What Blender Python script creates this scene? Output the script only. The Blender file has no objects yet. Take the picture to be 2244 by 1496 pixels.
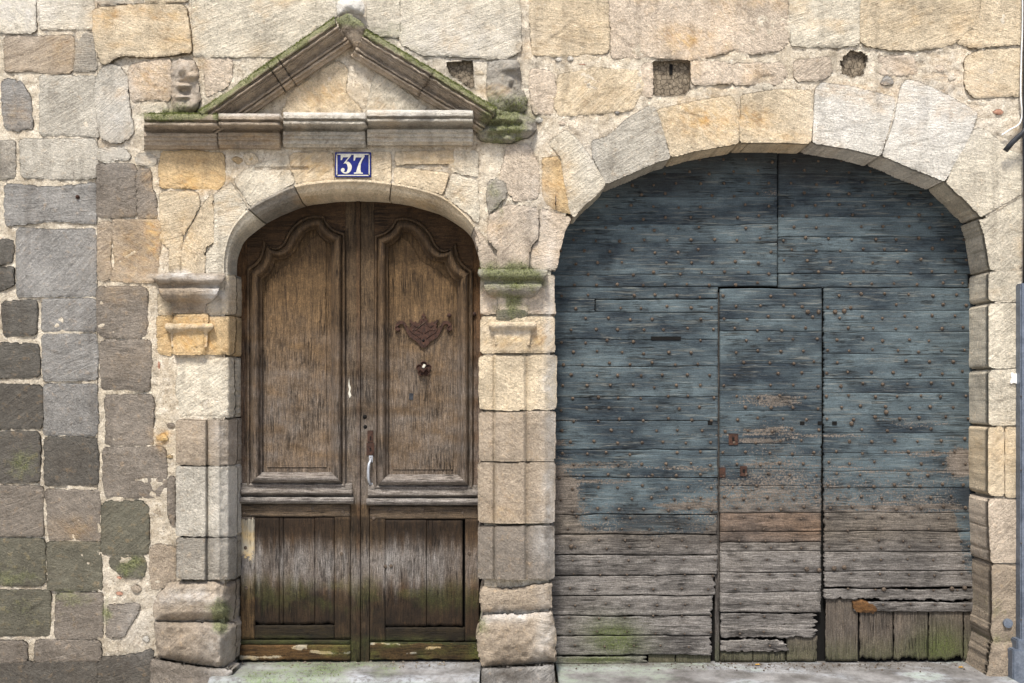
import bpy, bmesh, math, random
import numpy as np
from mathutils import Vector
R = random.Random(7)
# ------------------------------------------------------------------ camera, light, exposure
CAM_D = 5.0; PX = 400.0; CX = 1122.0; CY = 860.0; ZC = 1.7
sc = bpy.context.scene
col = sc.collection
cam = bpy.data.cameras.new('camera'); camo = bpy.data.objects.new('camera', cam); col.objects.link(camo)
camo.location = (0, -CAM_D, ZC); camo.rotation_euler = (math.radians(90), 0, 0)
cam.sensor_width = 36; cam.lens = 36 * CAM_D / (2244 / PX); cam.shift_y = (CY - 748) / 2244
cam.clip_end = 500; cam.clip_start = 0.05
sc.camera = camo
w = bpy.data.worlds.new('World'); sc.world = w; w.use_nodes = True
nt = w.node_tree; bg = nt.nodes['Background']
sky = nt.nodes.new('ShaderNodeTexSky'); sky.sky_type = 'NISHITA'; sky.sun_disc = False
SUN_EL = math.radians(60); SUN_AZ = math.radians(194)     # azimuth from +Y, clockwise
sky.sun_elevation = SUN_EL; sky.sun_rotation = SUN_AZ; sky.air_density = 1.0; sky.dust_density = 3.0
nt.links.new(sky.outputs[0], bg.inputs[0]); bg.inputs[1].default_value = 0.125
sl = bpy.data.lights.new('sun', 'SUN'); sl.energy = 3.7; sl.angle = math.radians(10); sl.color = (1.0, 0.965, 0.90)
so = bpy.data.objects.new('sun', sl); col.objects.link(so)
dv = Vector((math.sin(SUN_AZ) * math.cos(SUN_EL), math.cos(SUN_AZ) * math.cos(SUN_EL), math.sin(SUN_EL)))
so.rotation_euler = dv.to_track_quat('Z', 'Y').to_euler(); so.location = (0, -4, 8)
sc.view_settings.view_transform = 'Standard'; sc.view_settings.look = 'None'
sc.view_settings.exposure = 0.76; sc.view_settings.gamma = 1.0
sc.cycles.max_bounces = 6

# ------------------------------------------------------------------ maths helpers
def W(px, py, y):
    s = (CAM_D + y) / CAM_D
    return (px - CX) / PX * s, y, ZC + (CY - py) / PX * s
def lin(c):
    return tuple((v / 255 / 12.92) if v <= 10 else ((v / 255 + 0.055) / 1.055) ** 2.4 for v in c)
def _hash(ix, iy, iz, seed):
    n = (ix * 374761393 + iy * 668265263 + iz * 2147483647 + seed * 1274126177) & 0xffffffff
    n = ((n ^ (n >> 13)) * 1274126177) & 0xffffffff
    n = ((n ^ (n >> 16)) * 2246822519) & 0xffffffff
    return ((n ^ (n >> 15)) & 0xffffff) / float(0xffffff)
def vnoise(x, y, z=0.0, seed=0):
    x, y, z = np.broadcast_arrays(np.asarray(x, float), np.asarray(y, float), np.asarray(z, float))
    x0 = np.floor(x); y0 = np.floor(y); z0 = np.floor(z)
    fx, fy, fz = x - x0, y - y0, z - z0
    fx = fx * fx * (3 - 2 * fx); fy = fy * fy * (3 - 2 * fy); fz = fz * fz * (3 - 2 * fz)
    ix, iy, iz = x0.astype(np.int64), y0.astype(np.int64), z0.astype(np.int64)
    r = 0
    for dx in (0, 1):
        for dy in (0, 1):
            for dz in (0, 1):
                r = r + _hash(ix + dx, iy + dy, iz + dz, seed) * (fx if dx else 1 - fx) * (fy if dy else 1 - fy) * (fz if dz else 1 - fz)
    return r * 2 - 1
def fbm(x, y, z=0.0, o=4, seed=0, g=0.5):
    a, f, r, t = 1.0, 1.0, 0, 0
    for i in range(o):
        r = r + a * vnoise(x * f, y * f, np.asarray(z) * f, seed + i * 17); t += a; a *= g; f *= 2.03
    return r / t
def sstep(a, b, x):
    t = np.clip((x - a) / (b - a), 0, 1); return t * t * (3 - 2 * t)

# ------------------------------------------------------------------ masonry tone (moss, iron ochre, lime and dirt, with some light and shade painted in)
MOSS = [(395,252,90,14,1),(1100,275,60,36,1.1),(1150,250,45,25,.6),(1120,605,85,34,1.2),(1120,665,40,38,.9),(1085,430,26,55,.5),(1140,230,22,40,.5),
        (478,1350,22,40,1.2),(400,1300,45,20,.3),(1062,1370,22,40,.6),(60,1340,120,60,.35),(50,1015,45,40,.6),(30,1265,60,22,.6),
        (160,1310,60,20,.6),(285,1240,35,22,.9),(232,1340,10,30,.8),(400,240,40,20,.7),(270,1150,50,50,.25),(60,1230,150,50,.25),(2190,1330,30,60,.35),(845,75,70,30,.5),(2195,1400,30,20,.5)]
OCHRE = [(228,40,28,28,.9),(340,28,80,16,.6),(385,85,40,30,.5),(40,250,30,30,.3),(340,525,22,45,1.0),(300,560,60,60,.5),(430,400,70,22,.8),(430,350,60,20,.4),
         (1500,82,60,26,.8),(1590,20,40,40,.25),(1540,262,70,34,.8),(1650,262,45,26,.8),(1740,300,40,14,.6),(1218,400,30,60,.9),(690,365,70,30,.55),(1190,740,30,32,.7),
         (430,750,60,30,.9),(420,700,60,16,.9),(360,740,18,40,.5),(700,205,80,40,.5),(960,345,90,40,.35),(410,520,30,60,.35),(1120,745,50,25,.5),(480,740,40,40,.35),
         (2195,980,40,60,.35),(2150,1000,40,60,.25),(1260,70,80,60,.25),(140,100,40,40,.3),(560,110,30,20,.3),(330,175,45,40,.5),(355,960,22,22,1),(2110,60,40,60,.25),(1300,210,80,40,.25),
         (1000,420,40,40,.3),(160,1160,40,20,.35),(1100,1130,40,20,.2)]
PALE = [(470,640,30,40,.7),(410,605,80,8,.6),(770,20,30,30,.8),(1290,340,20,60,.3),(1205,800,14,260,.55),(1205,1100,14,160,.5),(1000,90,160,60,.4),(2050,250,120,90,.45),(60,20,120,50,.5),  # lime, plus the sky-lit gate chamfer and capital highlight as pale colour
        (1860,260,90,70,.3),(260,250,40,90,.4),(500,960,40,50,.3),(500,1100,30,120,.35),(480,1400,40,100,.35),(1125,1350,70,12,.7),(1190,1400,20,90,.5),(420,1310,80,20,.5),(1190,1190,20,60,.4),
        (880,255,160,8,.5),(1160,300,30,20,.4),(520,1470,60,20,.5),(100,600,60,60,.15),(1185,450,30,80,.3),(1120,720,50,8,.5),(300,1370,40,60,.3)]
DARK = [(600,440,62,26,.4),(640,300,420,24,.45),(410,520,0.1,0.1,0),(30,1430,200,90,.5),(230,1470,200,60,.6),(1120,1480,110,26,.8),(400,1470,110,30,.6),(420,1390,60,40,.35),(2150,1450,60,60,.4),  # dirt; the lower-left blobs also hold painted dimness
        (1120,1400,60,50,.3),(40,880,70,60,.45),(150,1010,60,50,.5),(40,990,60,70,.4),(160,1355,50,50,.3),(100,1250,200,400,.3),(700,130,160,80,.2),(900,170,160,60,.25),(1850,130,50,36,.5),(1010,160,40,36,.7),
        (240,130,16,12,.8),(1200,745,16,16,.3),(2190,1300,50,120,.25),(1100,1240,90,50,.2),(370,1110,22,80,.35)]
def blobs(lst, x, y):
    r = np.zeros_like(x)
    wx = x + 14 * fbm(x * .03, y * .03, 0, 3, 5); wy = y + 14 * fbm(x * .03, y * .03, 9, 3, 6)
    for bx, by, rx, ry, a in lst:
        m = (np.abs(wx - bx) < 2.2 * rx + 1) & (np.abs(wy - by) < 2.2 * ry + 1)
        if m.any():
            d = ((wx[m] - bx) / rx) ** 2 + ((wy[m] - by) / ry) ** 2
            r[m] = np.maximum(r[m], a * np.exp(-d * .9))
    return r
def stains_light(x, y):
    n = fbm(x * .05, y * .05, 3, 3, 31)
    dr = .5 * sstep(.12, .5, fbm(x * .05, y * .006, 6, 4, 33)) + .45 * sstep(.1, .45, fbm(x * .014, y * .014, 8, 4, 34)); oc_ = .34 * sstep(.12, .5, fbm(x * .012, y * .02, 18, 4, 35)) * sstep(900, 500, y) * sstep(200, 260, x)
    return np.stack([np.clip(blobs(MOSS, x, y) * (1 + .5 * n), 0, 1), np.clip(np.maximum(blobs(OCHRE, x, y) * (1 + .6 * n), oc_), 0, 1),
                     np.clip(blobs(PALE, x, y) * (1 + .5 * n), 0, 1), np.clip(np.maximum(blobs(DARK, x, y) * (1 + .5 * n), dr * .62), 0, 1)], 1)

# ------------------------------------------------------------------ materials
class NB:
    def __init__(s, name):
        s.m = bpy.data.materials.new(name); s.m.use_nodes = True; s.t = s.m.node_tree; s.n = s.t.nodes
        s.p = s.n['Principled BSDF']; s.p.inputs['Roughness'].default_value = .9
        s.p.inputs['Specular IOR Level'].default_value = .25
        s.geo = s.n.new('ShaderNodeNewGeometry').outputs['Position']
    def L(s, a, b):
        if isinstance(a, (int, float)): b.default_value = a
        elif isinstance(a, tuple): b.default_value = a if len(a) == len(b.default_value) else a + (1,)
        else: s.t.links.new(a, b)
    def map(s, scale, vec=None, rot=None, loc=None):
        n = s.n.new('ShaderNodeMapping'); s.L(vec or s.geo, n.inputs[0]); n.inputs['Scale'].default_value = scale
        if rot is not None: n.inputs['Rotation'].default_value = rot
        if loc is not None: n.inputs['Location'].default_value = loc
        return n.outputs[0]
    def noise(s, scale, detail=4, rough=.6, vec=None, dist=0.):
        n = s.n.new('ShaderNodeTexNoise'); s.L(vec or s.geo, n.inputs['Vector'])
        n.inputs['Scale'].default_value = scale; n.inputs['Detail'].default_value = detail; n.inputs['Roughness'].default_value = rough
        n.inputs['Distortion'].default_value = dist
        return n.outputs['Fac']
    def vor(s, scale, vec=None, feat='F1', out='Distance'):
        n = s.n.new('ShaderNodeTexVoronoi'); n.feature = feat; s.L(vec or s.geo, n.inputs['Vector']); n.inputs['Scale'].default_value = scale
        return n.outputs[out]
    def rng(s, v, a, b, c, d, smooth=False):
        n = s.n.new('ShaderNodeMapRange'); n.clamp = True
        if smooth: n.interpolation_type = 'SMOOTHSTEP'
        s.L(v, n.inputs[0])
        for i, q in enumerate((a, b, c, d)): s.L(q, n.inputs[i + 1])
        return n.outputs[0]
    def math(s, op, a, b=0.):
        n = s.n.new('ShaderNodeMath'); n.operation = op; s.L(a, n.inputs[0]); s.L(b, n.inputs[1]); return n.outputs[0]
    def mix(s, f, a, b, mode='MIX'):
        n = s.n.new('ShaderNodeMix'); n.data_type = 'RGBA'; n.blend_type = mode
        s.L(f, n.inputs[0]); s.L(a, n.inputs[6]); s.L(b, n.inputs[7]); return n.outputs[2]
    def bright(s, c, f):       # multiply a colour by a factor socket
        n = s.n.new('ShaderNodeVectorMath'); n.operation = 'SCALE'; s.L(c, n.inputs[0]); s.L(f, n.inputs['Scale']); return n.outputs[0]
    def attr(s):
        n = s.n.new('ShaderNodeAttribute'); n.attribute_name = 'stain_light'
        p = s.n.new('ShaderNodeSeparateColor'); s.L(n.outputs['Color'], p.inputs[0])
        return p.outputs[0], p.outputs[1], p.outputs[2], n.outputs['Alpha']
    def oinfo(s):
        n = s.n.new('ShaderNodeObjectInfo'); return n.outputs['Color'], n.outputs['Random']
    def bump(s, h, dist, strength=1., normal=None):
        n = s.n.new('ShaderNodeBump'); n.inputs['Distance'].default_value = dist; n.inputs['Strength'].default_value = strength
        s.L(h, n.inputs['Height'])
        if normal is not None: s.L(normal, n.inputs['Normal'])
        return n.outputs[0]
    def out(s, colr, normal=None, rough=None, metal=None):
        s.L(colr, s.p.inputs['Base Color'])
        if normal is not None: s.L(normal, s.p.inputs['Normal'])
        if rough is not None: s.L(rough, s.p.inputs['Roughness'])
        if metal is not None: s.L(metal, s.p.inputs['Metallic'])
        return s.m

def stone_mat(name, mortar=False):
    b = NB(name)
    moss, och, pale, dark = b.attr(); oc, rnd = b.oinfo()
    rot = b.n.new('ShaderNodeVectorRotate'); rot.rotation_type = 'Y_AXIS'; b.L(b.geo, rot.inputs['Vector'])
    b.L(b.rng(rnd, 0, 1, -.9, .9), rot.inputs['Angle'])
    rv = rot.outputs[0]
    big = b.noise(5, 5, .65); mid = b.noise(24, 6, .7); fine = b.noise(112, 3, .8)
    grain = b.noise(420, 2, .8); n70 = b.noise(72, 5, .8, dist=.4)
    if mortar:
        c = (0, 0, 0)
        c = b.mix(b.rng(big, .35, .68, 0, 1), lin((210, 196, 172)), lin((238, 227, 207)))
        c = b.bright(c, b.rng(mid, .3, .72, .78, 1.1))
        c = b.mix(b.rng(b.noise(7, 6, .75, dist=.6), .46, .64, 0, .62), c, lin((158, 142, 120)))
        c = b.mix(b.rng(b.noise(19, 5, .8, dist=.5), .52, .64, 0, .5), c, lin((246, 238, 222)))
        sp = b.vor(260)
        c = b.mix(b.rng(sp, .12, .3, .5, 0), c, lin((150, 118, 90)))
        c = b.mix(b.rng(b.vor(120), .07, .14, .55, 0), c, lin((245, 238, 222)))
        c = b.mix(b.rng(b.noise(90, 3, .8), .56, .66, 0, .7), c, lin((112, 92, 72)))
    else:
        c = b.bright(oc, b.rng(big, .3, .7, .82, 1.16))
        bed = b.noise(1, 5, .7, b.map((5, 5, 55), rv), .6)
        c = b.bright(c, b.rng(bed, .3, .7, b.rng(rnd, .2, .8, .88, .74), 1.14))
        c = b.mix(b.rng(mid, .55, .75, 0, .45), c, b.mix(.5, c, lin((214, 170, 110))))
        c = b.bright(c, b.rng(fine, .36, .62, b.rng(rnd, 0, 1, .70, .9), 1.12)); c = b.bright(c, b.rng(n70, .32, .60, b.rng(b.noise(2.5, 3, .6), .4, .6, .58, .88), 1.14))
        c = b.mix(b.rng(b.noise(11, 6, .8, dist=.8), .54, .70, 0, .34), b.bright(c, .62) if False else c, b.mix(.5, c, lin((120, 110, 98))))
    c = b.bright(c, b.rng(grain, .3, .7, .86, 1.12))
    on = b.noise(14, 6, .7, b.map((1, 1, 2.2), rv))
    c = b.mix(b.math('MULTIPLY', och, b.rng(on, .36, .62, .15, 1.0)), c, b.mix(b.rng(mid, .35, .65, 0, 1), lin((192, 142, 78)), lin((218, 184, 126))))
    c = b.mix(b.math('MULTIPLY', pale, b.rng(mid, .35, .6, .3, 1.0)), c, lin((222, 219, 214)))
    c = b.mix(b.math('MULTIPLY', dark, b.rng(mid, .3, .62, 1.0, .45)), c, lin((70, 61, 52)))
    mf = b.rng(b.math('ADD', moss, b.math('MULTIPLY', b.math('SUBTRACT', mid, .5), 1.1)), .30, .85, 0, .85)
    c = b.mix(b.math('MULTIPLY', mf, b.rng(moss, 0, .12, 0, 1)), c, b.mix(b.rng(fine, .35, .65, 0, 1), lin((62, 68, 42)), lin((140, 143, 98))))
    # pits, chisel marks, grain
    tool = b.noise(1, 3, .6, b.map((22, 22, 170), rv), .4)
    pits = b.rng(b.vor(75, b.map((1, 1, 1.5), rv)), .05, .28, 0, 1, True)
    pm = b.rng(b.noise(9, 3, .6), .48, .62, 1, 0)
    pits2 = b.math('MAXIMUM', pits, pm)
    if not mortar:
        c = b.bright(c, b.rng(pits2, 0, 1, .55, 1))  # pits darkened in colour as well, deepening their shade
    h = b.math('ADD', b.math('MULTIPLY', mid, .9), b.math('MULTIPLY', fine, .5))
    if mortar:
        h = b.math('ADD', h, b.math('MULTIPLY', b.rng(sp, 0, .45, 0, 1), .5))
        n = b.bump(h, .016, 1.)
    else:
        h = b.math('ADD', h, b.math('MULTIPLY', tool, b.rng(b.noise(4, 3, .6), .4, .6, .08, .5))); h = b.math('ADD', h, b.math('MULTIPLY', n70, .8))
        h = b.math('ADD', h, b.math('MULTIPLY', pits2, .35))
        h = b.math('ADD', h, b.math('MULTIPLY', bed, b.rng(rnd, .2, .8, .25, .9)))
        n = b.bump(h, .017, 1.)
    return b.out(c, n, .93)

def wood_mat(name, axis, kind):
    """axis: 'x' or 'z' grain; stain = moss, silvering, paint, dark"""
    b = NB(name)
    moss, grey, paint, dark = b.attr(); oc, rnd = b.oinfo()
    off = b.n.new('ShaderNodeVectorMath'); off.operation = 'ADD'; b.L(b.geo, off.inputs[0])
    cmb = b.n.new('ShaderNodeCombineXYZ'); b.L(b.math('MULTIPLY', rnd, 7.), cmb.inputs[0]); b.L(b.math('MULTIPLY', rnd, 13.), cmb.inputs[2]); b.L(cmb.outputs[0], off.inputs[1])
    v = off.outputs[0]
    def st(a, c): return b.map((a, 10, c) if axis == 'x' else (c, 10, a), v)
    g1 = b.noise(1, 6, .8, st(5, 60), .9); g2 = b.noise(1, 4, .8, st(14, 300), .3); blot = b.noise(7, 5, .65); fine = b.noise(125, 3, .85)
    mid = b.noise(34 if kind == 'door' else 85, 5, .8)
    if kind == 'gate': tone = (lin((62, 55, 48)), lin((132, 120, 107)))
    else: tone = (lin((44, 34, 25)), lin((108, 88, 64)))
    c = b.mix(b.rng(g1, .3, .68, 0, 1), tone[0], tone[1])
    c = b.mix(1., c, oc, 'MULTIPLY')
    c = b.bright(c, b.rng(blot, .3, .7, .72, 1.22))
    c = b.mix(b.math('MULTIPLY', grey, b.rng(g1, .25, .6, .6, 1)), c, b.mix(b.rng(g2, .35, .65, 0, 1), lin((80, 76, 72)), lin((156, 151, 146))))
    c = b.bright(c, b.rng(g2, .3, .66, .66, 1.2))
    c = b.bright(c, b.rng(fine, .34, .64, .62, 1.28)); c = b.bright(c, b.rng(mid, .3, .7, .72, 1.25))
    if kind == 'gate':
        # paint survives where cover beats the grain
        cov = b.math('ADD', b.math('MULTIPLY', mid, .60), b.math('ADD', b.math('MULTIPLY', g2, .24), b.math('MULTIPLY', b.noise(1, 5, .7, st(9, 60), .5), .16)))
        pf = b.rng(b.math('SUBTRACT', paint, cov), -.012, .014, 0, 1)
        pc = b.mix(b.rng(b.noise(3.2, 5, .62, b.map((.7, 1, 1.7), v)), .36, .64, 0, 1), lin((38, 47, 54)), lin((87, 99, 103)))
        pc = b.bright(pc, b.rng(b.noise(1, 5, .7, st(3, 60)), .3, .7, .70, 1.30))
        pc = b.bright(pc, b.rng(g2, .35, .66, .80, 1.16)); pc = b.bright(pc, b.rng(fine, .34, .64, .78, 1.2))
        pc = b.mix(b.rng(b.noise(1, 5, .75, st(4, 70), .8), .54, .68, 0, .6), pc, lin((134, 133, 124)))
        c = b.mix(pf, c, pc)
        hp = pf
    else:
        pf = b.rng(b.math('SUBTRACT', paint, mid), -.05, .06, 0, 1)
        c = b.mix(pf, c, b.mix(b.rng(blot, .4, .6, 0, 1), lin((178, 170, 152)), lin((206, 178, 128))))
        hp = pf
    c = b.mix(b.math('MULTIPLY', dark, b.rng(blot, .3, .65, 1., .75)), c, b.mix(.86, c, lin((16, 12, 9)), 'MIX') if kind == 'door' else lin((38, 34, 32)))
    mf = b.math('MULTIPLY', moss, b.rng(mid, .34, .62, .35, 1.))
    c = b.mix(mf, c, b.mix(b.rng(fine, .3, .7, 0, 1), lin((38, 46, 20)), lin((100, 112, 52))))
    spk = b.rng(b.vor(130), .06, .13, .7, 0); spm = b.rng(b.noise(6, 3, .6), .5, .62, 0, 1)
    c = b.mix(b.math('MULTIPLY', spk, spm), c, lin((34, 26, 20)))
    crack = b.rng(b.noise(1, 3, .6, st(2.6, 75), .35), .47, .5, 0, 1); crack2 = b.rng(b.noise(1, 3, .6, st(2.6, 75), .35), .5, .53, 1, 0)
    cr = b.math('MULTIPLY', b.math('MULTIPLY', crack, crack2), b.rng(b.noise(5, 3, .6), .5, .64, 0, 1))
    c = b.mix(b.math('MULTIPLY', cr, .75), c, lin((24, 20, 17)))
    h = b.math('ADD', b.math('MULTIPLY', g1, .8), b.math('MULTIPLY', g2, .6))
    h = b.math('ADD', h, b.math('MULTIPLY', mid, .35)); h = b.math('ADD', h, b.math('MULTIPLY', hp, .12))
    h = b.math('SUBTRACT', h, b.math('MULTIPLY', cr, 1.0))
    return b.out(c, b.bump(h, .008, 1.), .8)

M = {}
M['stone'] = stone_mat('weathered_sandstone'); M['mortar'] = stone_mat('lime_mortar', True)
M['gate_h'] = wood_mat('blue_painted_boards', 'x', 'gate'); M['gate_v'] = wood_mat('grey_upright_boards', 'z', 'gate')
M['door_v'] = wood_mat('brown_oak_upright', 'z', 'door'); M['door_h'] = wood_mat('brown_oak_level', 'x', 'door')
def simple(name, c1, c2, sc_, rough=.6, metal=0., bumpd=.001, stretch=None):
    b = NB(name); n = b.noise(sc_, 5, .7, b.map(stretch) if stretch else None)
    f = b.noise(sc_ * 7, 3, .7)
    c = b.mix(b.rng(n, .35, .65, 0, 1), lin(c1), lin(c2)); c = b.bright(c, b.rng(f, .3, .7, .8, 1.15))
    return b.out(c, b.bump(b.math('ADD', n, f), bumpd), rough, metal)
M['rust'] = simple('rusty_iron', (42, 31, 27), (78, 54, 43), 60, .8, .2, .002)
M['iron'] = simple('dark_iron', (50, 43, 38), (112, 98, 84), 90, .7, .3, .002)
M['black'] = simple('dark_hollow', (10, 9, 8), (16, 14, 12), 20, .95)
M['zinc'] = simple('galvanised_steel', (92, 100, 112), (122, 130, 142), 14, .42, .55, .0006)
M['alu'] = simple('grey_handle_metal', (140, 144, 150), (180, 183, 188), 40, .35, .4, .0004)
M['white_plastic'] = simple('white_plastic', (206, 204, 198), (232, 230, 226), 30, .5)
M['black_rubber'] = simple('black_rubber', (26, 28, 32), (52, 54, 58), 30, .5)
M['blue_enamel'] = simple('blue_enamel', (18, 24, 84), (26, 34, 106), 30, .22, 0, .0004)
M['white_enamel'] = simple('white_enamel', (176, 172, 158), (200, 196, 182), 60, .3, 0, .0004)
M['brick'] = simple('red_brick', (150, 108, 88), (182, 142, 120), 60, .95, 0, .004)
M['leaf'] = simple('dry_leaf', (150, 110, 50), (190, 150, 80), 60, .8)
def beam_mat():
    b = NB('beam_end_grain'); r = b.noise(30, 5, .7); v = b.vor(40, feat='DISTANCE_TO_EDGE')
    c = b.mix(b.rng(r, .35, .65, 0, 1), lin((78, 68, 56)), lin((138, 126, 108)))
    c = b.mix(b.rng(v, .0, .05, .8, 0), c, lin((30, 25, 20)))
    return b.out(c, b.bump(b.math('ADD', r, b.rng(v, 0, .06, 0, .6)), .006), .9)
M['beam'] = beam_mat()
def pave_mat():
    b = NB('pale_step_stone'); moss, och, pale, dark = b.attr(); big = b.noise(6, 5, .6); mid = b.noise(30, 6, .75); f = b.noise(200, 3, .8)
    c = b.mix(b.rng(big, .35, .65, 0, 1), lin((88, 85, 82)), lin((136, 134, 132))); c = b.bright(c, b.rng(mid, .3, .7, .76, 1.15)); c = b.bright(c, b.rng(f, .3, .7, .85, 1.12))
    c = b.mix(b.math('MULTIPLY', pale, b.rng(mid, .4, .55, .1, 1)), c, lin((184, 190, 198)))
    c = b.mix(b.math('MULTIPLY', moss, b.rng(mid, .38, .58, .1, 1)), c, b.mix(b.rng(f, .3, .7, 0, 1), lin((66, 84, 42)), lin((136, 150, 112))))
    c = b.mix(b.math('MULTIPLY', dark, b.rng(mid, .4, .6, 1, .2)), c, lin((80, 74, 66)))
    return b.out(c, b.bump(b.math('ADD', mid, b.math('MULTIPLY', f, .5)), .006), .88)
M['pave'] = pave_mat()
def road_mat():
    b = NB('grey_road_surface'); big = b.noise(2, 5, .6); f = b.noise(120, 3, .8)
    c = b.mix(b.rng(big, .35, .65, 0, 1), lin((150, 145, 138)), lin((182, 176, 168))); c = b.bright(c, b.rng(f, .3, .7, .75, 1.2))
    return b.out(c, b.bump(f, .004), .9)
M['road'] = road_mat()

# ------------------------------------------------------------------ object helpers
def thing(name, label, cat, loc=(0, 0, 0), group=None):
    o = bpy.data.objects.new(name, None); col.objects.link(o); o.empty_display_size = .1
    o.location = loc; o['label'] = label; o['category'] = cat; o['kind'] = 'thing'
    if group: o['group'] = group
    return o
def tag(o, label, cat, group=None):
    o['label'] = label; o['category'] = cat
    o['kind'] = o.get('kind', 'thing')
    if group: o['group'] = group
    return o
def wloc(o):
    v = Vector(o.location)
    while o.parent: o = o.parent; v += Vector(o.location)
    return v
TUFT = []
def emit(name, verts, faces, mat, parent=None, color=None, stain_light=None, smooth=True, kind=None, origin=None):
    verts = np.asarray(verts, float)
    c = verts.mean(0) if origin is None else np.array(origin, float)
    me = bpy.data.meshes.new(name)
    faces = [tuple(f) for f in faces]
    me.from_pydata((verts - c).tolist(), [], faces)
    me.validate(); me.update()
    if smooth: me.polygons.foreach_set('use_smooth', [True] * len(me.polygons))
    if stain_light is not None and len(stain_light) == len(me.vertices) and mat in ('stone', 'pave'):
        sm = np.asarray(stain_light)[:, 0]; ii = np.nonzero((sm > .5) & (verts[:, 1] < .1))[0]
        if len(ii): ii = ii[np.random.RandomState(len(TUFT)).rand(len(ii)) < (sm[ii] - .42) * .5]; TUFT.append(verts[ii])
    if stain_light is not None and len(stain_light) == len(me.vertices):
        a = me.attributes.new('stain_light', 'FLOAT_COLOR', 'POINT'); a.data.foreach_set('color', np.asarray(stain_light, np.float32).ravel())
    me.materials.append(M[mat] if isinstance(mat, str) else mat)
    o = bpy.data.objects.new(name, me); col.objects.link(o)
    o.location = Vector(c)
    if parent is not None:
        o.parent = parent; o.location = Vector(c) - wloc(parent)
    if color is not None: o.color = tuple(color) + (1,) if len(color) == 3 else tuple(color)
    if kind: o['kind'] = kind
    return o

def chaikin(p, it=2, k=.18):
    p = np.asarray(p, float)
    for i_ in range(it):
        q = np.roll(p, -1, 0); L = np.linalg.norm(q - p, axis=1)[:, None]; kk = np.minimum(.25, (3.5 if i_ == 0 else 1.8) / np.maximum(L, 1e-6))
        a = p + (q - p) * kk; b_ = q + (p - q) * kk
        p = np.stack([a, b_], 1).reshape(-1, 2)
    return p
def sdist(x, y, poly):
    """signed distance (inside +) and nearest boundary point"""
    p = np.asarray(poly, float); q = np.roll(p, -1, 0)
    best = np.full(x.shape, 1e18); nx = np.zeros_like(x); ny = np.zeros_like(x); ins = np.zeros(x.shape, bool)
    for (ax, ay), (bx, by) in zip(p, q):
        dx, dy = bx - ax, by - ay; L = dx * dx + dy * dy + 1e-12
        t = np.clip(((x - ax) * dx + (y - ay) * dy) / L, 0, 1)
        cx, cy = ax + t * dx, ay + t * dy; d = (x - cx) ** 2 + (y - cy) ** 2
        m = d < best; best[m] = d[m]; nx[m] = cx[m]; ny[m] = cy[m]
        if ay != by:
            c = ((ay > y) != (by > y)) & (x < (bx - ax) * (y - ay) / (by - ay) + ax); ins ^= c
    d = np.sqrt(best); return np.where(ins, d, -d), nx, ny

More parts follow.
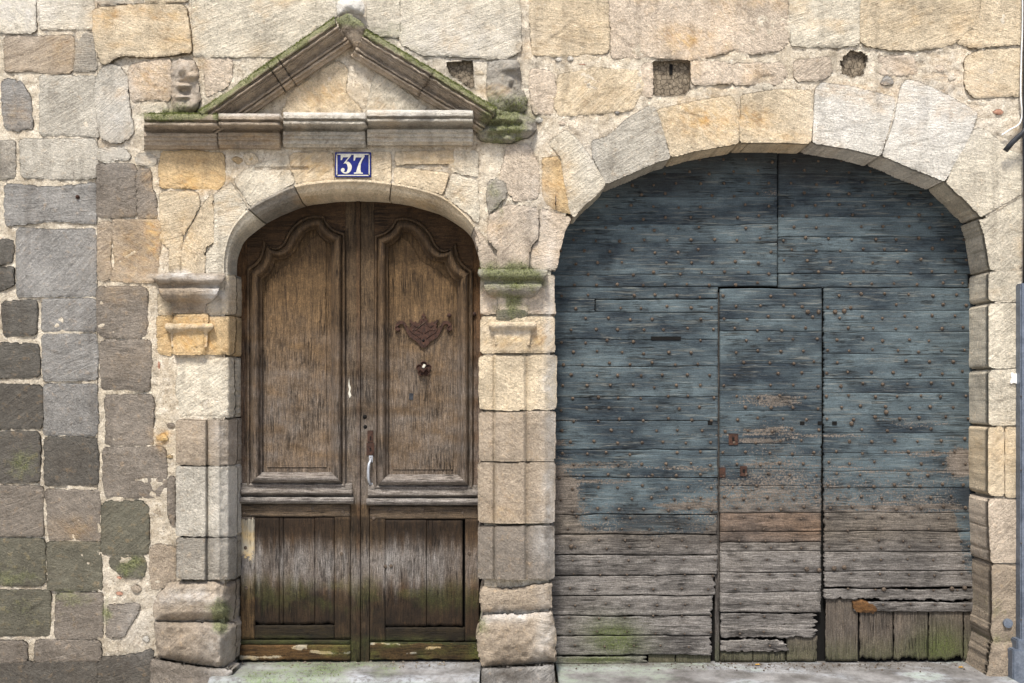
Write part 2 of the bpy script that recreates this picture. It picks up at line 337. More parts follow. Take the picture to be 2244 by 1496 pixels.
SEED = [100]
def relief(name, poly, parent, mat='stone', h=6, hf=None, cell=3.4, er=9, drop=13, amp=2.5, amp2=1.2, wob=2.2, skirt=.05, color=None,
           base=0., round_=True, stain_light=True, tilt=0., rows=1, kind=None, extra=None, bulge=0., holes=(), colj=.05, grow=0., crack=0):
    SEED[0] += 1; sd_ = SEED[0]
    P = chaikin(poly) if round_ else np.asarray(poly, float)
    x0, y0 = P.min(0) - cell - grow; x1, y1 = P.max(0) + cell + grow
    nx = int((x1 - x0) / cell) + 2; ny = int((y1 - y0) / cell) + 2
    gx, gy = np.meshgrid(x0 + np.arange(nx) * cell, y0 + np.arange(ny) * cell)
    X = gx.ravel().copy(); Y = gy.ravel().copy()
    s, bx, by = sdist(X, Y, P)
    for hp in holes:
        s2, b2x, b2y = sdist(X, Y, hp); s2 = -s2; m = s2 < s; s = np.where(m, s2, s); bx = np.where(m, b2x, bx); by = np.where(m, b2y, by)
    dirx, diry = (bx - X), (by - Y); L = np.hypot(dirx, diry) + 1e-9
    sg = np.where(s > 0, 1, -1)                   # outward unit
    s = s + grow
    ox, oy = dirx / L * sg, diry / L * sg
    if wob: s = s + wob * fbm(X * .035, Y * .035, sd_ * 1.7, 3, 11) + wob * 1.1 * fbm(X * .16, Y * .16, sd_ * 1.7, 2, 14)
    keep = s > -.5 * cell
    sn = keep & (s < .5 * cell)
    X[sn] += ox[sn] * s[sn]; Y[sn] += oy[sn] * s[sn]; s[sn] = 0
    K = keep.reshape(ny, nx)
    cells = K[:-1, :-1] & K[1:, :-1] & K[:-1, 1:] & K[1:, 1:]
    idx = np.arange(nx * ny).reshape(ny, nx)
    j, i = np.nonzero(cells)
    F = np.stack([idx[j, i], idx[j + 1, i], idx[j + 1, i + 1], idx[j, i + 1]], 1)
    used = np.unique(F); re = np.full(nx * ny, -1); re[used] = np.arange(len(used)); F = re[F]
    X, Y, s = X[used], Y[used], np.maximum(s[used], 0)
    e = np.concatenate([F[:, [0, 1]], F[:, [1, 2]], F[:, [2, 3]], F[:, [3, 0]]]); es = set(map(tuple, e.tolist()))
    bnd = [(a, b_) for a, b_ in es if (b_, a) not in es]
    H = np.full(X.shape, float(h)) if hf is None else h + hf(X, Y)
    H = H - drop * (1 - np.clip(s / er, 0, 1)) ** 2
    cx, cy = P.mean(0); ext = max(x1 - x0, y1 - y0)
    if bulge: H = H + bulge * (np.clip(s / (ext * .35), 0, 1) ** .7)
    tx, ty = R.uniform(-1, 1) * tilt, R.uniform(-1, 1) * tilt
    H = H + tx * (X - cx) / ext * 2 + ty * (Y - cy) / ext * 2
    H = H + amp * fbm(X * .018, Y * .018, sd_, 3, 3) * 1.6 + amp2 * fbm(X * .08, Y * .08, sd_, 3, 4) * 1.6
    ck = np.zeros_like(X)
    for q_ in range(crack):                       # wandering fissures and small spalls
        a_ = R.uniform(-.7, .7) + (1.57 if R.random() < .25 else 0); px_, py_ = cx + R.uniform(-.3, .3) * (x1 - x0), cy + R.uniform(-.3, .3) * (y1 - y0)
        dd_ = (X - px_) * math.sin(a_) - (Y - py_) * math.cos(a_) + 9 * fbm(X * .02, Y * .02, sd_ + q_, 3, 12); al = (X - px_) * math.cos(a_) + (Y - py_) * math.sin(a_)
        g_ = np.exp(-(dd_ / 2.0) ** 2) * sstep(ext * R.uniform(.2, .5), 0, np.abs(al)) * (.6 + .4 * fbm(X * .05, Y * .05, sd_, 2, 13)); H = H - 5 * g_ + 1.2 * sstep(-1, 1, dd_ / 3.); ck = np.maximum(ck, g_)
        for z_ in range(2):
            px_, py_, r_ = R.uniform(x0, x1), R.uniform(y0, y1), R.uniform(3, 9)
            g_ = np.exp(-(((X - px_) / r_) ** 2 + ((Y - py_) / (r_ * .6)) ** 2)); H = H - 4.5 * g_
    yy = base - H / 1000
    wx, wy, wz = W(X, Y, yy)
    V = np.stack([wx, wy, wz], 1); Fs = F.tolist()
    st = stains_light(X, Y) if stain_light is True else (stain_light(X, Y) if callable(stain_light) else np.zeros((len(X), 4)))
    if extra is not None: st = extra(X, Y, st)
    if crack: st[:, 3] = np.maximum(st[:, 3], .75 * ck)
    st = np.clip(st, 0, 1)
    if skirt:
        ring = sorted({a for ab in bnd for a in ab}); rm = {a: k for k, a in enumerate(ring)}; n0 = len(V); nr = len(ring)
        rv = V[ring]; prev = {a: a for a in ring}
        for r in range(1, rows + 1):
            nv = rv.copy(); t = r / rows
            nv[:, 1] = rv[:, 1] + (skirt + base - rv[:, 1]) * t
            if rows > 1 and r < rows:
                nn = .0035 * fbm(nv[:, 0] * 9, nv[:, 2] * 9, nv[:, 1] * 9, 3, 8); nv[:, 0] += nn; nv[:, 2] += nn
            V = np.concatenate([V, nv]); st = np.concatenate([st, st[ring]])
            cur = {a: n0 + rm[a] + (r - 1) * nr for a in ring}
            for a, b_ in bnd: Fs.append((b_, a, prev[a] if r > 1 else a, prev[b_] if r > 1 else b_)[::1] if False else (prev[a], cur[a], cur[b_], prev[b_])[::-1])
            prev = cur
    if color is not None:
        k = 1 + R.uniform(-colj, colj); color = tuple(v * k for v in color)
    return emit(name, V, Fs, mat, parent, color, st, kind=kind)

def resample(path, step, closed=False):
    out = []; n = len(path); rng_ = range(n if closed else n - 1)
    for i in rng_:
        a = np.array(path[i], float); b_ = np.array(path[(i + 1) % n], float); L = np.linalg.norm(b_ - a); k = max(1, int(round(L / step)))
        for t in range(k): out.append(a + (b_ - a) * t / k)
    if not closed: out.append(np.array(path[-1], float))
    return np.array(out)
def smoothpath(pts, n=6):
    """Catmull-Rom through the points"""
    p = [np.array(q, float) for q in pts]; p = [2 * p[0] - p[1]] + p + [2 * p[-1] - p[-2]]; out = []
    for i in range(1, len(p) - 2):
        for t in np.linspace(0, 1, n, endpoint=False):
            a, b_, c, d = p[i - 1:i + 3]
            out.append(.5 * ((2 * b_) + (c - a) * t + (2 * a - 5 * b_ + 4 * c - d) * t * t + (3 * b_ - a - 3 * c + d) * t ** 3))
    out.append(p[-2]); return [tuple(q) for q in out]
def sweep(name, path, prof, parent, mat, closed=False, side=1, base=0., step=4, pstep=3, noise=(0, 0), color=None, stain_light_f=None, caps=True, back=.03, flat=False, colj=.04, trim=None):
    """profile (offset px across, height mm) swept along a pixel path with mitred corners"""
    SEED[0] += 1; sd_ = SEED[0]
    p = resample(path, step, closed); n = len(p)
    pr = resample([(a, b_ ) for a, b_ in prof], pstep) if pstep else np.array(prof, float)
    nxt = np.roll(p, -1, 0); prv = np.roll(p, 1, 0)
    d1 = p - prv; d2 = nxt - p
    if not closed: d1[0] = d2[0]; d2[-1] = d1[-1]
    d1 /= np.linalg.norm(d1, axis=1)[:, None] + 1e-9; d2 /= np.linalg.norm(d2, axis=1)[:, None] + 1e-9
    n1 = np.stack([-d1[:, 1], d1[:, 0]], 1); n2 = np.stack([-d2[:, 1], d2[:, 0]], 1)
    m = n1 + n2; m /= np.linalg.norm(m, axis=1)[:, None] + 1e-9; cs = np.clip((m * n1).sum(1), .35, 1); m = m / cs[:, None] * side
    X = p[:, None, 0] + m[:, None, 0] * pr[None, :, 0]; Y = p[:, None, 1] + m[:, None, 1] * pr[None, :, 0]
    H = np.broadcast_to(pr[None, :, 1], X.shape).copy(); off = np.broadcast_to(pr[None, :, 0], X.shape)
    if noise[0]: H += noise[0] * fbm(X * .03, Y * .03, sd_, 3, 21) * 1.5 * np.clip(np.abs(H) / 30, .3, 1)
    if noise[1]:
        H += noise[1] * fbm(X * .11, Y * .11, sd_, 3, 22) * 1.5
        q = noise[1] / 1000 * PX; X = X + q * fbm(X * .09, Y * .09, H * .03 + 5, 2, 23); Y = Y + q * fbm(X * .09, Y * .09, H * .03 + 9, 2, 24)
    wx, wy, wz = W(X, Y, base - H / 1000)
    V = np.stack([wx, wy, wz], 2).reshape(-1, 3); mm = pr.shape[0]; F = []
    for i in range(n if closed else n - 1):
        a = i * mm; b_ = ((i + 1) % n) * mm
        for j in range(mm - 1): F.append((a + j, b_ + j, b_ + j + 1, a + j + 1) if side > 0 else (a + j + 1, b_ + j + 1, b_ + j, a + j))
    if caps and not closed:
        for i, rev in ((0, False), (n - 1, True)):
            ring = V[i * mm:(i + 1) * mm].copy(); ring[:, 1] = base + back; k = len(V); V = np.concatenate([V, ring])
            for j in range(mm - 1):
                f = (i * mm + j, i * mm + j + 1, k + j + 1, k + j); F.append(f[::-1] if rev == (side > 0) else f)
    st = np.zeros((len(V), 4)); 
    if stain_light_f is not None:
        s0 = stain_light_f(X.ravel(), Y.ravel(), off.ravel(), H.ravel()); st[:len(s0)] = np.clip(s0, 0, 1)
    else:
        s0 = stains_light(X.ravel(), Y.ravel()); st[:len(s0)] = s0
    if color is not None:
        k = 1 + R.uniform(-colj, colj); color = tuple(v * k for v in color)
    o = emit(name, V, F, mat, parent, color, st, smooth=not flat)
    return o
def weld(o, d=.0004):
    bm = bmesh.new(); bm.from_mesh(o.data); bmesh.ops.remove_doubles(bm, verts=bm.verts, dist=d); bmesh.ops.recalc_face_normals(bm, faces=bm.faces); bm.to_mesh(o.data); bm.free()

def plank(name, x0, y0, x1, y1, parent, mat, base, h=0., gap=1.1, dx=5, dy=2.2, rag=(0, 0, 0, 0), wave=.8, color=(1, 1, 1), stain_light_f=None, thick=.022, amp=.8, grain='x', hf=None, er=2.5, skew=(0, 0), colj=.06, bev=2.2):
    """board as a displaced grid; rag = ragged left, right, top, bottom (px)"""
    SEED[0] += 1; s = SEED[0] * 3.1
    if grain == 'z': dx, dy = dy, dx
    nx = max(2, int((x1 - x0) / dx)) + 1; ny = max(2, int((y1 - y0) / dy)) + 1
    u, v = np.meshgrid(np.linspace(0, 1, nx), np.linspace(0, 1, ny))
    gx = x0 + (x1 - x0) * u; gy = y0 + (y1 - y0) * v
    def rg(t, a, k, q): return a * (np.abs(fbm(t * k, 0 * t + s, q, 4, 41)) * 1.7 + np.abs(fbm(t * k * 5, 0 * t + s, q + 3, 3, 46)) * .9) if a else 0
    L = x0 + gap * .5 + rg(gy, rag[0], .09, 1); Rr = x1 - gap * .5 - rg(gy, rag[1], .09, 2)
    T = y0 + gap * .5 + wave * fbm(gx * .012, 0 * gx + round(y0) * .37, 3, 3, 42) + rg(gx, rag[2], .05, 4) + skew[0] * u
    B = y1 - gap * .5 + wave * fbm(gx * .012, 0 * gx + round(y1) * .37, 3, 3, 42) - rg(gx, rag[3], .05, 6) + skew[1] * u
    X = L + (Rr - L) * u; Y = T + (B - T) * v
    ed = np.minimum(np.minimum(X - L, Rr - X), np.minimum(Y - T, B - Y))
    H = h + (hf(X, Y) if hf is not None else 0) - bev * (1 - np.clip(ed / er, 0, 1)) ** 2
    fx, fy = (.01, .16) if grain == 'x' else (.16, .01)
    H = H + amp * fbm(X * fx, Y * fy, s, 3, 44) * 1.6 + amp * .8 * fbm(X * .01, Y * .01, s, 2, 45)
    wx, wy, wz = W(X, Y, base - H / 1000)
    V = np.stack([wx, wy, wz], 2).reshape(-1, 3)
    idx = np.arange(nx * ny).reshape(ny, nx)
    F = np.stack([idx[:-1, :-1], idx[1:, :-1], idx[1:, 1:], idx[:-1, 1:]], 2).reshape(-1, 4).tolist()
    ring = list(idx[0, :]) + list(idx[1:, -1]) + list(idx[-1, -2::-1]) + list(idx[-2:0:-1, 0])
    k = len(V); rv = V[ring].copy(); rv[:, 1] = base + thick; V = np.concatenate([V, rv]); n = len(ring)
    for i in range(n): F.append((ring[i], ring[(i + 1) % n], k + (i + 1) % n, k + i))
    st = np.zeros((nx * ny, 4)) if stain_light_f is None else np.clip(stain_light_f(X.ravel(), Y.ravel()), 0, 1)
    st = np.concatenate([st, st[ring]])
    q = 1 + R.uniform(-colj, colj); color = tuple(c * q for c in color)
    return emit(name, V, F, mat, parent, color, st)

def box(name, c, s, mat, parent=None, bev=.001, smooth=False, rot=None):
    bm = bmesh.new(); bmesh.ops.create_cube(bm, size=1)
    for v in bm.verts: v.co = Vector((v.co.x * s[0], v.co.y * s[1], v.co.z * s[2]))
    if bev: bmesh.ops.bevel(bm, geom=bm.edges[:], offset=bev, segments=2, affect='EDGES')
    me = bpy.data.meshes.new(name); bm.to_mesh(me); bm.free(); me.materials.append(M[mat])
    o = bpy.data.objects.new(name, me); col.objects.link(o); o.location = c
    if rot: o.rotation_euler = rot
    if parent: o.parent = parent; o.location = Vector(c) - wloc(parent)
    return o
def pbox(name, x0, y0, x1, y1, ya, yb, mat, parent=None, bev=.001):
    """box whose front face (depth ya) covers the pixels"""
    a = W(x0, y0, ya); b_ = W(x1, y1, ya)
    return box(name, ((a[0] + b_[0]) / 2, (ya + yb) / 2, (a[2] + b_[2]) / 2), (abs(b_[0] - a[0]), abs(yb - ya), abs(a[2] - b_[2])), mat, parent, bev)
def extr(name, poly, yf, yb, mat, parent=None, color=None, bev=0, holes=()):
    """flat cut-out plate"""
    bm = bmesh.new(); vs = [bm.verts.new(W(x, y, yf)) for x, y in poly]
    f = bm.faces.new(vs); 
    r = bmesh.ops.extrude_face_region(bm, geom=[f]); 
    for v in r['geom']:
        if isinstance(v, bmesh.types.BMVert): v.co.y = yb
    bmesh.ops.triangulate(bm, faces=bm.faces[:]); bmesh.ops.recalc_face_normals(bm, faces=bm.faces)
    c = sum((v.co for v in bm.verts), Vector()) / len(bm.verts)
    for v in bm.verts: v.co -= c
    me = bpy.data.meshes.new(name); bm.to_mesh(me); bm.free(); me.materials.append(M[mat])
    o = bpy.data.objects.new(name, me); col.objects.link(o); o.location = c
    if parent: o.parent = parent; o.location = c - wloc(parent)
    return o
def tube(name, pts, r, mat, parent=None, seg=10):
    """round bar through 3-D points"""
    P = [Vector(p) for p in pts]; V = []; F = []
    for i, p in enumerate(P):
        d = (P[min(i + 1, len(P) - 1)] - P[max(i - 1, 0)]).normalized(); a = d.orthogonal().normalized() if i == 0 else (a - d * a.dot(d)).normalized(); b_ = d.cross(a)
        for k in range(seg): t = 2 * math.pi * k / seg; V.append(p + (a * math.cos(t) + b_ * math.sin(t)) * (r[i] if isinstance(r, (list, tuple)) else r))
    for i in range(len(P) - 1):
        for k in range(seg): F.append((i * seg + k, i * seg + (k + 1) % seg, (i + 1) * seg + (k + 1) % seg, (i + 1) * seg + k))
    F.append(tuple(range(seg))[::-1]); F.append(tuple(range((len(P) - 1) * seg, len(P) * seg)))
    return emit(name, [tuple(v) for v in V], F, mat, parent)

# ------------------------------------------------------------------ stone colours; the darkest hold dirt and some lower-left dimness
C = {k: lin(v) for k, v in dict(c=(214, 204, 184), w=(216, 210, 198), p=(205, 189, 169), o=(204, 178, 138), y=(211, 194, 166), g=(156, 149, 137), b=(144, 141, 136),
     n=(134, 125, 114), d=(96, 92, 85), v=(106, 103, 89), k=(192, 185, 171), q=(168, 153, 134)).items()}
DOOR = [(518,1500),(519,640),(519,578),(527,546),(540,524),(559,506),(583,490),(625,469),(671,452),(727,443),(789,441),(858,444),(915,455),(965,471),(995,487),(1024,511),(1040,535),(1050,578),(1051,640),(1050,1500)]
GATE = [(1215,1500),(1216,1000),(1219,588),(1225,540),(1235,508),(1257,476),(1281,450),(1321,413),(1380,380),(1441,353),(1520,330),(1600,316),(1690,311),(1778,314),(1860,325),(1925,341),(2000,370),(2066,400),(2110,435),(2144,476),(2158,515),(2168,560),(2169,800),(2169,900),(2168,935),(2167,1090),(2172,1200),(2176,1345),(2174,1385),(2174,1500)]
DP = .21       # depth of the door and gate planes behind the wall face

# ------------------------------------------------------------------ walls
wa = thing('stone_wall', 'coursed wall of grey squared blocks with cream joints at the far left', 'wall', (-2.55, 0, 0))
wb = thing('stone_wall', 'cream and ochre sandstone facade wall around and above the two doorways', 'wall', (.6, 0, 0))
def dirt_and_dim(k):  # dirt plus part of the dimmer light low down, darkened into the colour
    def f(X, Y, st):
        st[:, 3] = np.maximum(st[:, 3], k * sstep(850, 1500, Y + 50 * fbm(X * .01, Y * .01, 2, 3, 77)))
        return st
    return f
DOORM = [(493,1500),(493,602),(490,600),(491,560),(499,525),(514,493),(545,459),(592,432),(645,408),(714,397),(789,395),(858,402),(915,413),(969,432),(1012,466),(1039,499),(1053,532),(1060,602),(1060,1500)]; GATEM = [(x + (-12 if x < 1650 else 12), y - (12 if y < 600 else 0)) for x, y in GATE]
relief('mortar', [(-420,-260),(213,-260),(213,1560),(-420,1560)], wa, 'mortar', h=-5.5, cell=4.2, er=1, drop=0, amp=3.5, amp2=3.6, wob=1.2, skirt=.1, round_=False, extra=dirt_and_dim(.42), color=(1,1,1))
HOLE1 = [(1430,134),(1513,132),(1513,192),(1500,205),(1470,210),(1431,209)]
HOLE2 = [(float(a) + 4.5 * math.sin(a * 1.7 + b), float(b) + 4 * math.cos(b * 1.3 + a)) for a, b in chaikin([(1842,128),(1858,112),(1885,110),(1902,128),(1900,152),(1880,168),(1855,165),(1842,150)])]
HOLE3 = [(978,136),(1036,132),(1040,190),(1030,192),(985,160)]
def lumps(X, Y):
    r = 1 - np.abs(fbm(X * .016, Y * .022, 7, 4, 201)) * 9; r = np.clip(r, 0, 1) * sstep(-.05, .35, fbm(X * .01, Y * .01, 3, 3, 202)); return -7 * r
relief('mortar', [(214,-260),(2700,-260),(2700,1560),(2128,1560),(2128,1385),(2143,1345),(2137,1200),(2130,1090),(2136,935)][:0] or [(214,-260),(2700,-260),(2700,1560),(214,1560)], wb, 'mortar', h=-4.0, hf=lumps, cell=3.8, er=1, drop=0, amp=5.0, amp2=4.2, wob=1.0, skirt=.26, rows=3, round_=False,
       extra=dirt_and_dim(.40), holes=(DOORM, GATEM, HOLE1, HOLE2, HOLE3), color=(1,1,1))
A = '''
c -60,-60 77,-60 78,66 40,72 -60,71|c 88,-60 207,-60 204,50 190,63 88,62|q 10,84 80,80 155,78 163,120 150,155 110,161 60,154 15,152|g 158,77 198,72 212,148 190,156 168,154 163,118
b 5,200 20,172 45,178 66,210 71,270 40,286 18,276 4,240|k 88,172 97,165 205,168 211,230 216,302 190,290 140,296 90,288|g -60,308 28,310 34,350 28,385 -60,392|k 44,316 60,305 208,306 214,350 196,384 110,393 50,382
b 10,420 20,406 120,410 208,401 211,480 120,484 25,494 10,450|b 37,512 48,500 120,504 210,504 211,640 205,648 45,649 37,620|d -60,525 24,525 28,572 -60,598|d -60,602 28,584 30,622 -5,640 -60,645
d 8,674 72,658 81,690 77,726 15,736 7,710|b 93,665 105,656 208,655 212,718 205,725 95,723|d -60,762 10,752 76,757 87,782 86,812 76,821 -60,829|b 94,748 105,735 208,732 214,770 212,830 100,833 94,800
d -60,846 30,842 86,850 92,880 88,938 -60,936|b 97,850 105,842 210,842 214,900 211,945 200,953 98,953 96,900|d -60,949 80,946 87,980 84,1046 40,1057 -60,1056|d 97,966 105,958 205,962 215,1000 214,1050 202,1062 100,1061
n -60,1068 85,1065 94,1080 93,1164 85,1173 -60,1171|n 100,1080 112,1073 217,1075 220,1180 208,1184 120,1178 104,1135|v -60,1180 80,1180 98,1194 98,1270 72,1283 -60,1281|v 104,1190 215,1187 222,1200 222,1290 125,1293 106,1286
v -60,1293 100,1295 110,1320 108,1385 90,1393 -60,1389|n 129,1311 142,1300 218,1300 225,1320 222,1390 214,1399 128,1397 120,1370|n -60,1405 38,1405 60,1420 54,1446 -60,1456|n 78,1412 92,1402 218,1410 220,1440 92,1451 76,1440
d -60,1462 150,1454 213,1446 214,1560 -60,1560'''
def squared(poly, k=.75):
    P = np.array(poly, float); a, b_ = P.min(0), P.max(0); L = b_ - a; out = []
    for p in P:
        q = p.copy(); c0 = np.where(p - a < b_ - p, a, b_); d = np.abs(p - c0) / L
        if d[0] < .3 and d[1] < .3: q = p + (c0 - p) * k * np.array([R.uniform(.6, 1), R.uniform(.6, 1)])
        out.append(tuple(q))
    return out
def stones(txt, parent, **kw):
    for s in txt.replace('\n', '|').split('|'):
        s = s.strip()
        if not s: continue
        t = s.split(); code = t[0]; k2 = dict(kw)
        for a in t[1:]:
            if '=' in a: k, v = a.split('='); k2[k] = float(v)
        poly = [tuple(map(float, a.split(','))) for a in t[1:] if '=' not in a]
        if parent is wa or (parent is wb and code in 'nvqb' and poly[0][0] < 360): poly = squared(poly)
        k2.setdefault('h', 6); k2.setdefault('crack', R.choice((0, 1, 1, 2))); k2.setdefault('cell', 3.0); hh = k2.pop('h') + R.uniform(-1.5, 2.5)
        relief(k2.pop('nm', 'stone'), poly, parent, h=hh, color=C[code], **k2)
A = A.replace(' 8,674 72,658 81,690',' 5,666 78,657 81,690').replace('93,665 105,656','92,658 105,655').replace('94,748 105,735','93,738 105,735')
stones(A, wa, h=2.5, er=2.2, drop=6, amp=2.6, amp2=2.4, tilt=2.5, extra=dirt_and_dim(.12), grow=2.4, wob=1.9)
Bt = '''
n 214,362 289,361 296,468 250,473 215,473|n 302,373 328,371 326,396 338,430 342,472 306,475|q 216,491 238,488 243,520 238,562 241,600 218,612|q 256,491 270,483 340,485 350,502 348,562 334,590 330,611 300,616 247,612 243,595 256,574 250,545
n 215,642 230,630 310,633 320,652 319,720 290,738 245,735 215,712|n 222,762 250,746 320,751 329,790 317,832 304,853 230,848 222,800|n 233,882 246,870 330,868 334,900 333,965 320,970 236,973|n 228,1000 240,982 345,981 358,1010 364,1055 348,1088 240,1085 228,1050
v 226,1120 240,1103 298,1100 320,1125 323,1180 317,1208 240,1212 226,1200|y 207,20 300,12 404,13 412,60 416,112 330,122 270,118 226,138 215,115 206,60 h=20|k 215,-60 308,-60 310,4 217,9|y 322,-60 410,-60 410,2 322,4
k 213,168 235,141 262,150 275,166 280,240 291,280 284,300 250,312 222,300 215,250 209,200 h=12|p 289,142 332,135 372,131 374,200 369,218 330,213 292,220 285,190 283,155|k 215,326 270,325 284,345 230,353 215,347|c 309,228 364,226 366,244 322,248
p 450,136 506,130 505,165 499,185 454,210|k 301,341 330,335 343,350 335,362 300,358|v 250,1222 300,1216 318,1236 304,1264 270,1262 241,1240|n 240,1331 298,1325 305,1341 286,1362 268,1392 236,1394|q 331,1206 352,1196 382,1202 382,1262 360,1284 336,1290 330,1250
d 218,1444 300,1436 335,1424 338,1560 218,1560
c 421,-60 688,-60 690,60 660,118 500,122 426,120 h=5|c 694,-60 733,-60 733,40 694,60|c 808,-60 872,-60 874,78 840,78 808,60|c 879,-60 1131,-60 1138,60 1139,108 1110,125 1000,121 930,118 880,95 h=6
y 1160,-60 1326,-60 1333,60 1330,114 1250,120 1170,118 1165,60|p 1337,-60 1604,-60 1608,108 1520,128 1430,122 1342,126|p 1609,-60 1721,-60 1725,88 1714,105 1645,116 1612,110|c 1730,-60 1881,-60 1880,94 1840,101 1735,98
y 1886,-60 2155,-60 2140,50 2086,95 2020,108 1960,107 1889,94 h=5|y 2161,-60 2238,-60 2238,94 2130,101 2096,92 2146,50 h=4
p 1165,152 1210,160 1216,200 1208,249 1170,246 1163,190|y 1226,166 1300,150 1400,155 1410,190 1382,240 1300,246 1226,251 1218,232 amp2=3.5|p 1408,141 1427,139 1428,212 1409,205
p 1518,139 1560,136 1602,140 1602,178 1560,183 1518,182|p 1606,142 1712,139 1723,165 1702,184 1608,182|p 1741,136 1815,127 1823,158 1800,172 1745,173|p 1926,126 2000,125 2010,158 1968,164 1930,160|y 2118,126 2150,112 2238,108 2238,206 2135,212 2117,190'''
stones(Bt, wb, h=2.5, er=3, drop=6, amp=2.2, amp2=2.2, tilt=1.6, grow=4.6, extra=dirt_and_dim(.25))
# small fill stones and brick bits pushed into the mortar
for x, y, r, c_, h_ in [(1250,128,9,'w',5),(1290,185,8,'k',4),(1352,247,7,'b',6),(1680,190,16,'c',5),(1180,262,10,'w',5),(1945,178,18,'b',9),(2030,240,8,'c',4),(1232,270,12,'p',4),(375,932,11,'n',5),(520,350,14,'o',4),(548,345,16,'o',4),
                        (2060,150,14,'p',4),(2085,170,12,'c',4),(1225,130,8,'w',6),(355,958,16,'o',5),(372,1000,9,'o',3),(1050,160,12,'y',4),(470,250,10,'c',3),(350,1280,12,'n',3),(300,1290,14,'q',4),(255,1375,14,'q',3),(320,1400,10,'w',4)]:
    a0 = R.uniform(0, 6); poly = [(x + r * R.uniform(.7, 1.25) * math.cos(a0 + i * 1.05), y + r * R.uniform(.55, .9) * math.sin(a0 + i * 1.05)) for i in range(6)]
    relief('rubble_stone', poly, wb, h=h_, er=4, drop=7, amp=2, amp2=1.5, wob=1, color=C[c_], skirt=.03, cell=2.6)
for x, y, rx, ry in [(1275,141,15,3),(2188,245,15,7),(260,1265,8,4),(262,1300,10,5),(348,800,4,12),(1127,980,7,13)]:
    poly = [(x + rx * R.uniform(.8, 1.1) * math.cos(i * 1.05), y + ry * R.uniform(.8, 1.2) * math.sin(i * 1.05)) for i in range(6)]
    relief('brick_fragment', poly, wb, 'brick', h=4 if x > 1000 else 1.5, er=4, drop=6, amp=1, amp2=1, wob=1, skirt=.03, cell=2.6, base=-.035 if x == 1127 else 0.)
# the wall goes on beyond the frame
def coursed(parent, x0, x1, y0, y1, codes):
    y = y0
    while y < y1 - 20:
        hgt = min(R.uniform(80, 120), y1 - y); x = x0 + R.uniform(-30, 0)
        while x < x1 - 20:
            wd = R.uniform(90, 190); xa, xb = max(x, x0) + 5, min(x + wd, x1) - 5
            if xb - xa > 25:
                relief('stone', [(xa, y + 5), (xb, y + 5 + R.uniform(-3, 3)), (xb + R.uniform(-4, 4), y + hgt - 6), (xa + R.uniform(-4, 4), y + hgt - 6)], parent, h=4, er=9, drop=11, amp=3, amp2=1.5, cell=7, color=C[R.choice(codes)])
            x += wd
        y += hgt
coursed(wa, -400, -66, -240, 1550, 'bgndv'); coursed(wa, -60, 205, -240, -66, 'cgk'); coursed(wb, 220, 2238, -240, -66, 'cpyw'); coursed(wb, 2290, 2690, -240, 1550, 'cpywk')
# beam ends in their putlog holes
for P, c_ in ((HOLE1, (1472, 172)), (HOLE2, (1872, 140)), (HOLE3, (1008, 164))):
    q = [(c_[0] + (x - c_[0]) * 1.06, c_[1] + (y - c_[1]) * 1.06) for x, y in P]
    o = relief('beam_end', q, wb, 'beam', h=0, base=.035, er=3, drop=4, amp=3, amp2=3, wob=1, skirt=.12, cell=3, round_=False, stain_light=False)
pbox('beam_slot', 1467, 140, 1474, 163, .0285, .05, 'black', wb, 0)

# ------------------------------------------------------------------ stone doorway
sd = thing('stone_doorway', 'carved stone doorway with mossy triangular pediment over the brown double door', 'doorway', (-.8, 0, 0))
Dt = '''
o 354,334 420,330 490,338 493,398 480,413 440,412 352,410 349,370|y 351,421 431,420 437,450 414,492 399,520 394,570 394,600 374,600 372,545 352,525|y 450,442 465,424 467,530 448,542 446,600 399,600 399,545 418,496|o 345,692 377,690 379,777 346,775
y 640,200 740,135 762,150 756,200 792,240 790,252 615,252 h=6 amp2=6 amp=5|c 820,168 832,160 935,234 925,252 800,252 h=5 amp2=4
p 1112,319 1157,317 1178,355 1180,430 1130,441 1112,416 1094,398|p 1184,456 1215,466 1250,478 1236,506 1226,540 1219,590 1166,588 1166,546 1184,522
y 866,334 990,331 996,358 930,356 868,360 h=6|c 996,331 1046,334 1046,388 990,372|y 534,336 560,338 566,356 540,362
'''
stones(Dt, sd, grow=2.6, h=3.5, er=3, drop=5, amp=2.2, amp2=2.0, tilt=1)
relief('stone', [(1070,470),(1110,446),(1181,452),(1181,522),(1162,540),(1157,592),(1089,592),(1088,548),(1067,524)], sd, h=26, er=6, drop=9, amp=3, amp2=2, color=C['p'])
relief('stone', [(1046,500),(1070,528),(1087,556),(1090,592),(1052,596),(1049,560),(1040,528)], sd, h=3, er=5, drop=6, color=C['p'], skirt=.24, rows=6)
relief('stone', [(1066,396),(1085,388),(1110,400),(1112,425),(1095,450),(1072,470),(1064,430)], sd, h=18, er=10, drop=12, amp=5, amp2=4, color=C['g'])
relief('stone', [(1186,345),(1224,340),(1230,352),(1238,400),(1252,470),(1215,462),(1188,440)], sd, h=6, er=6, drop=8, color=C['o'], amp=4)
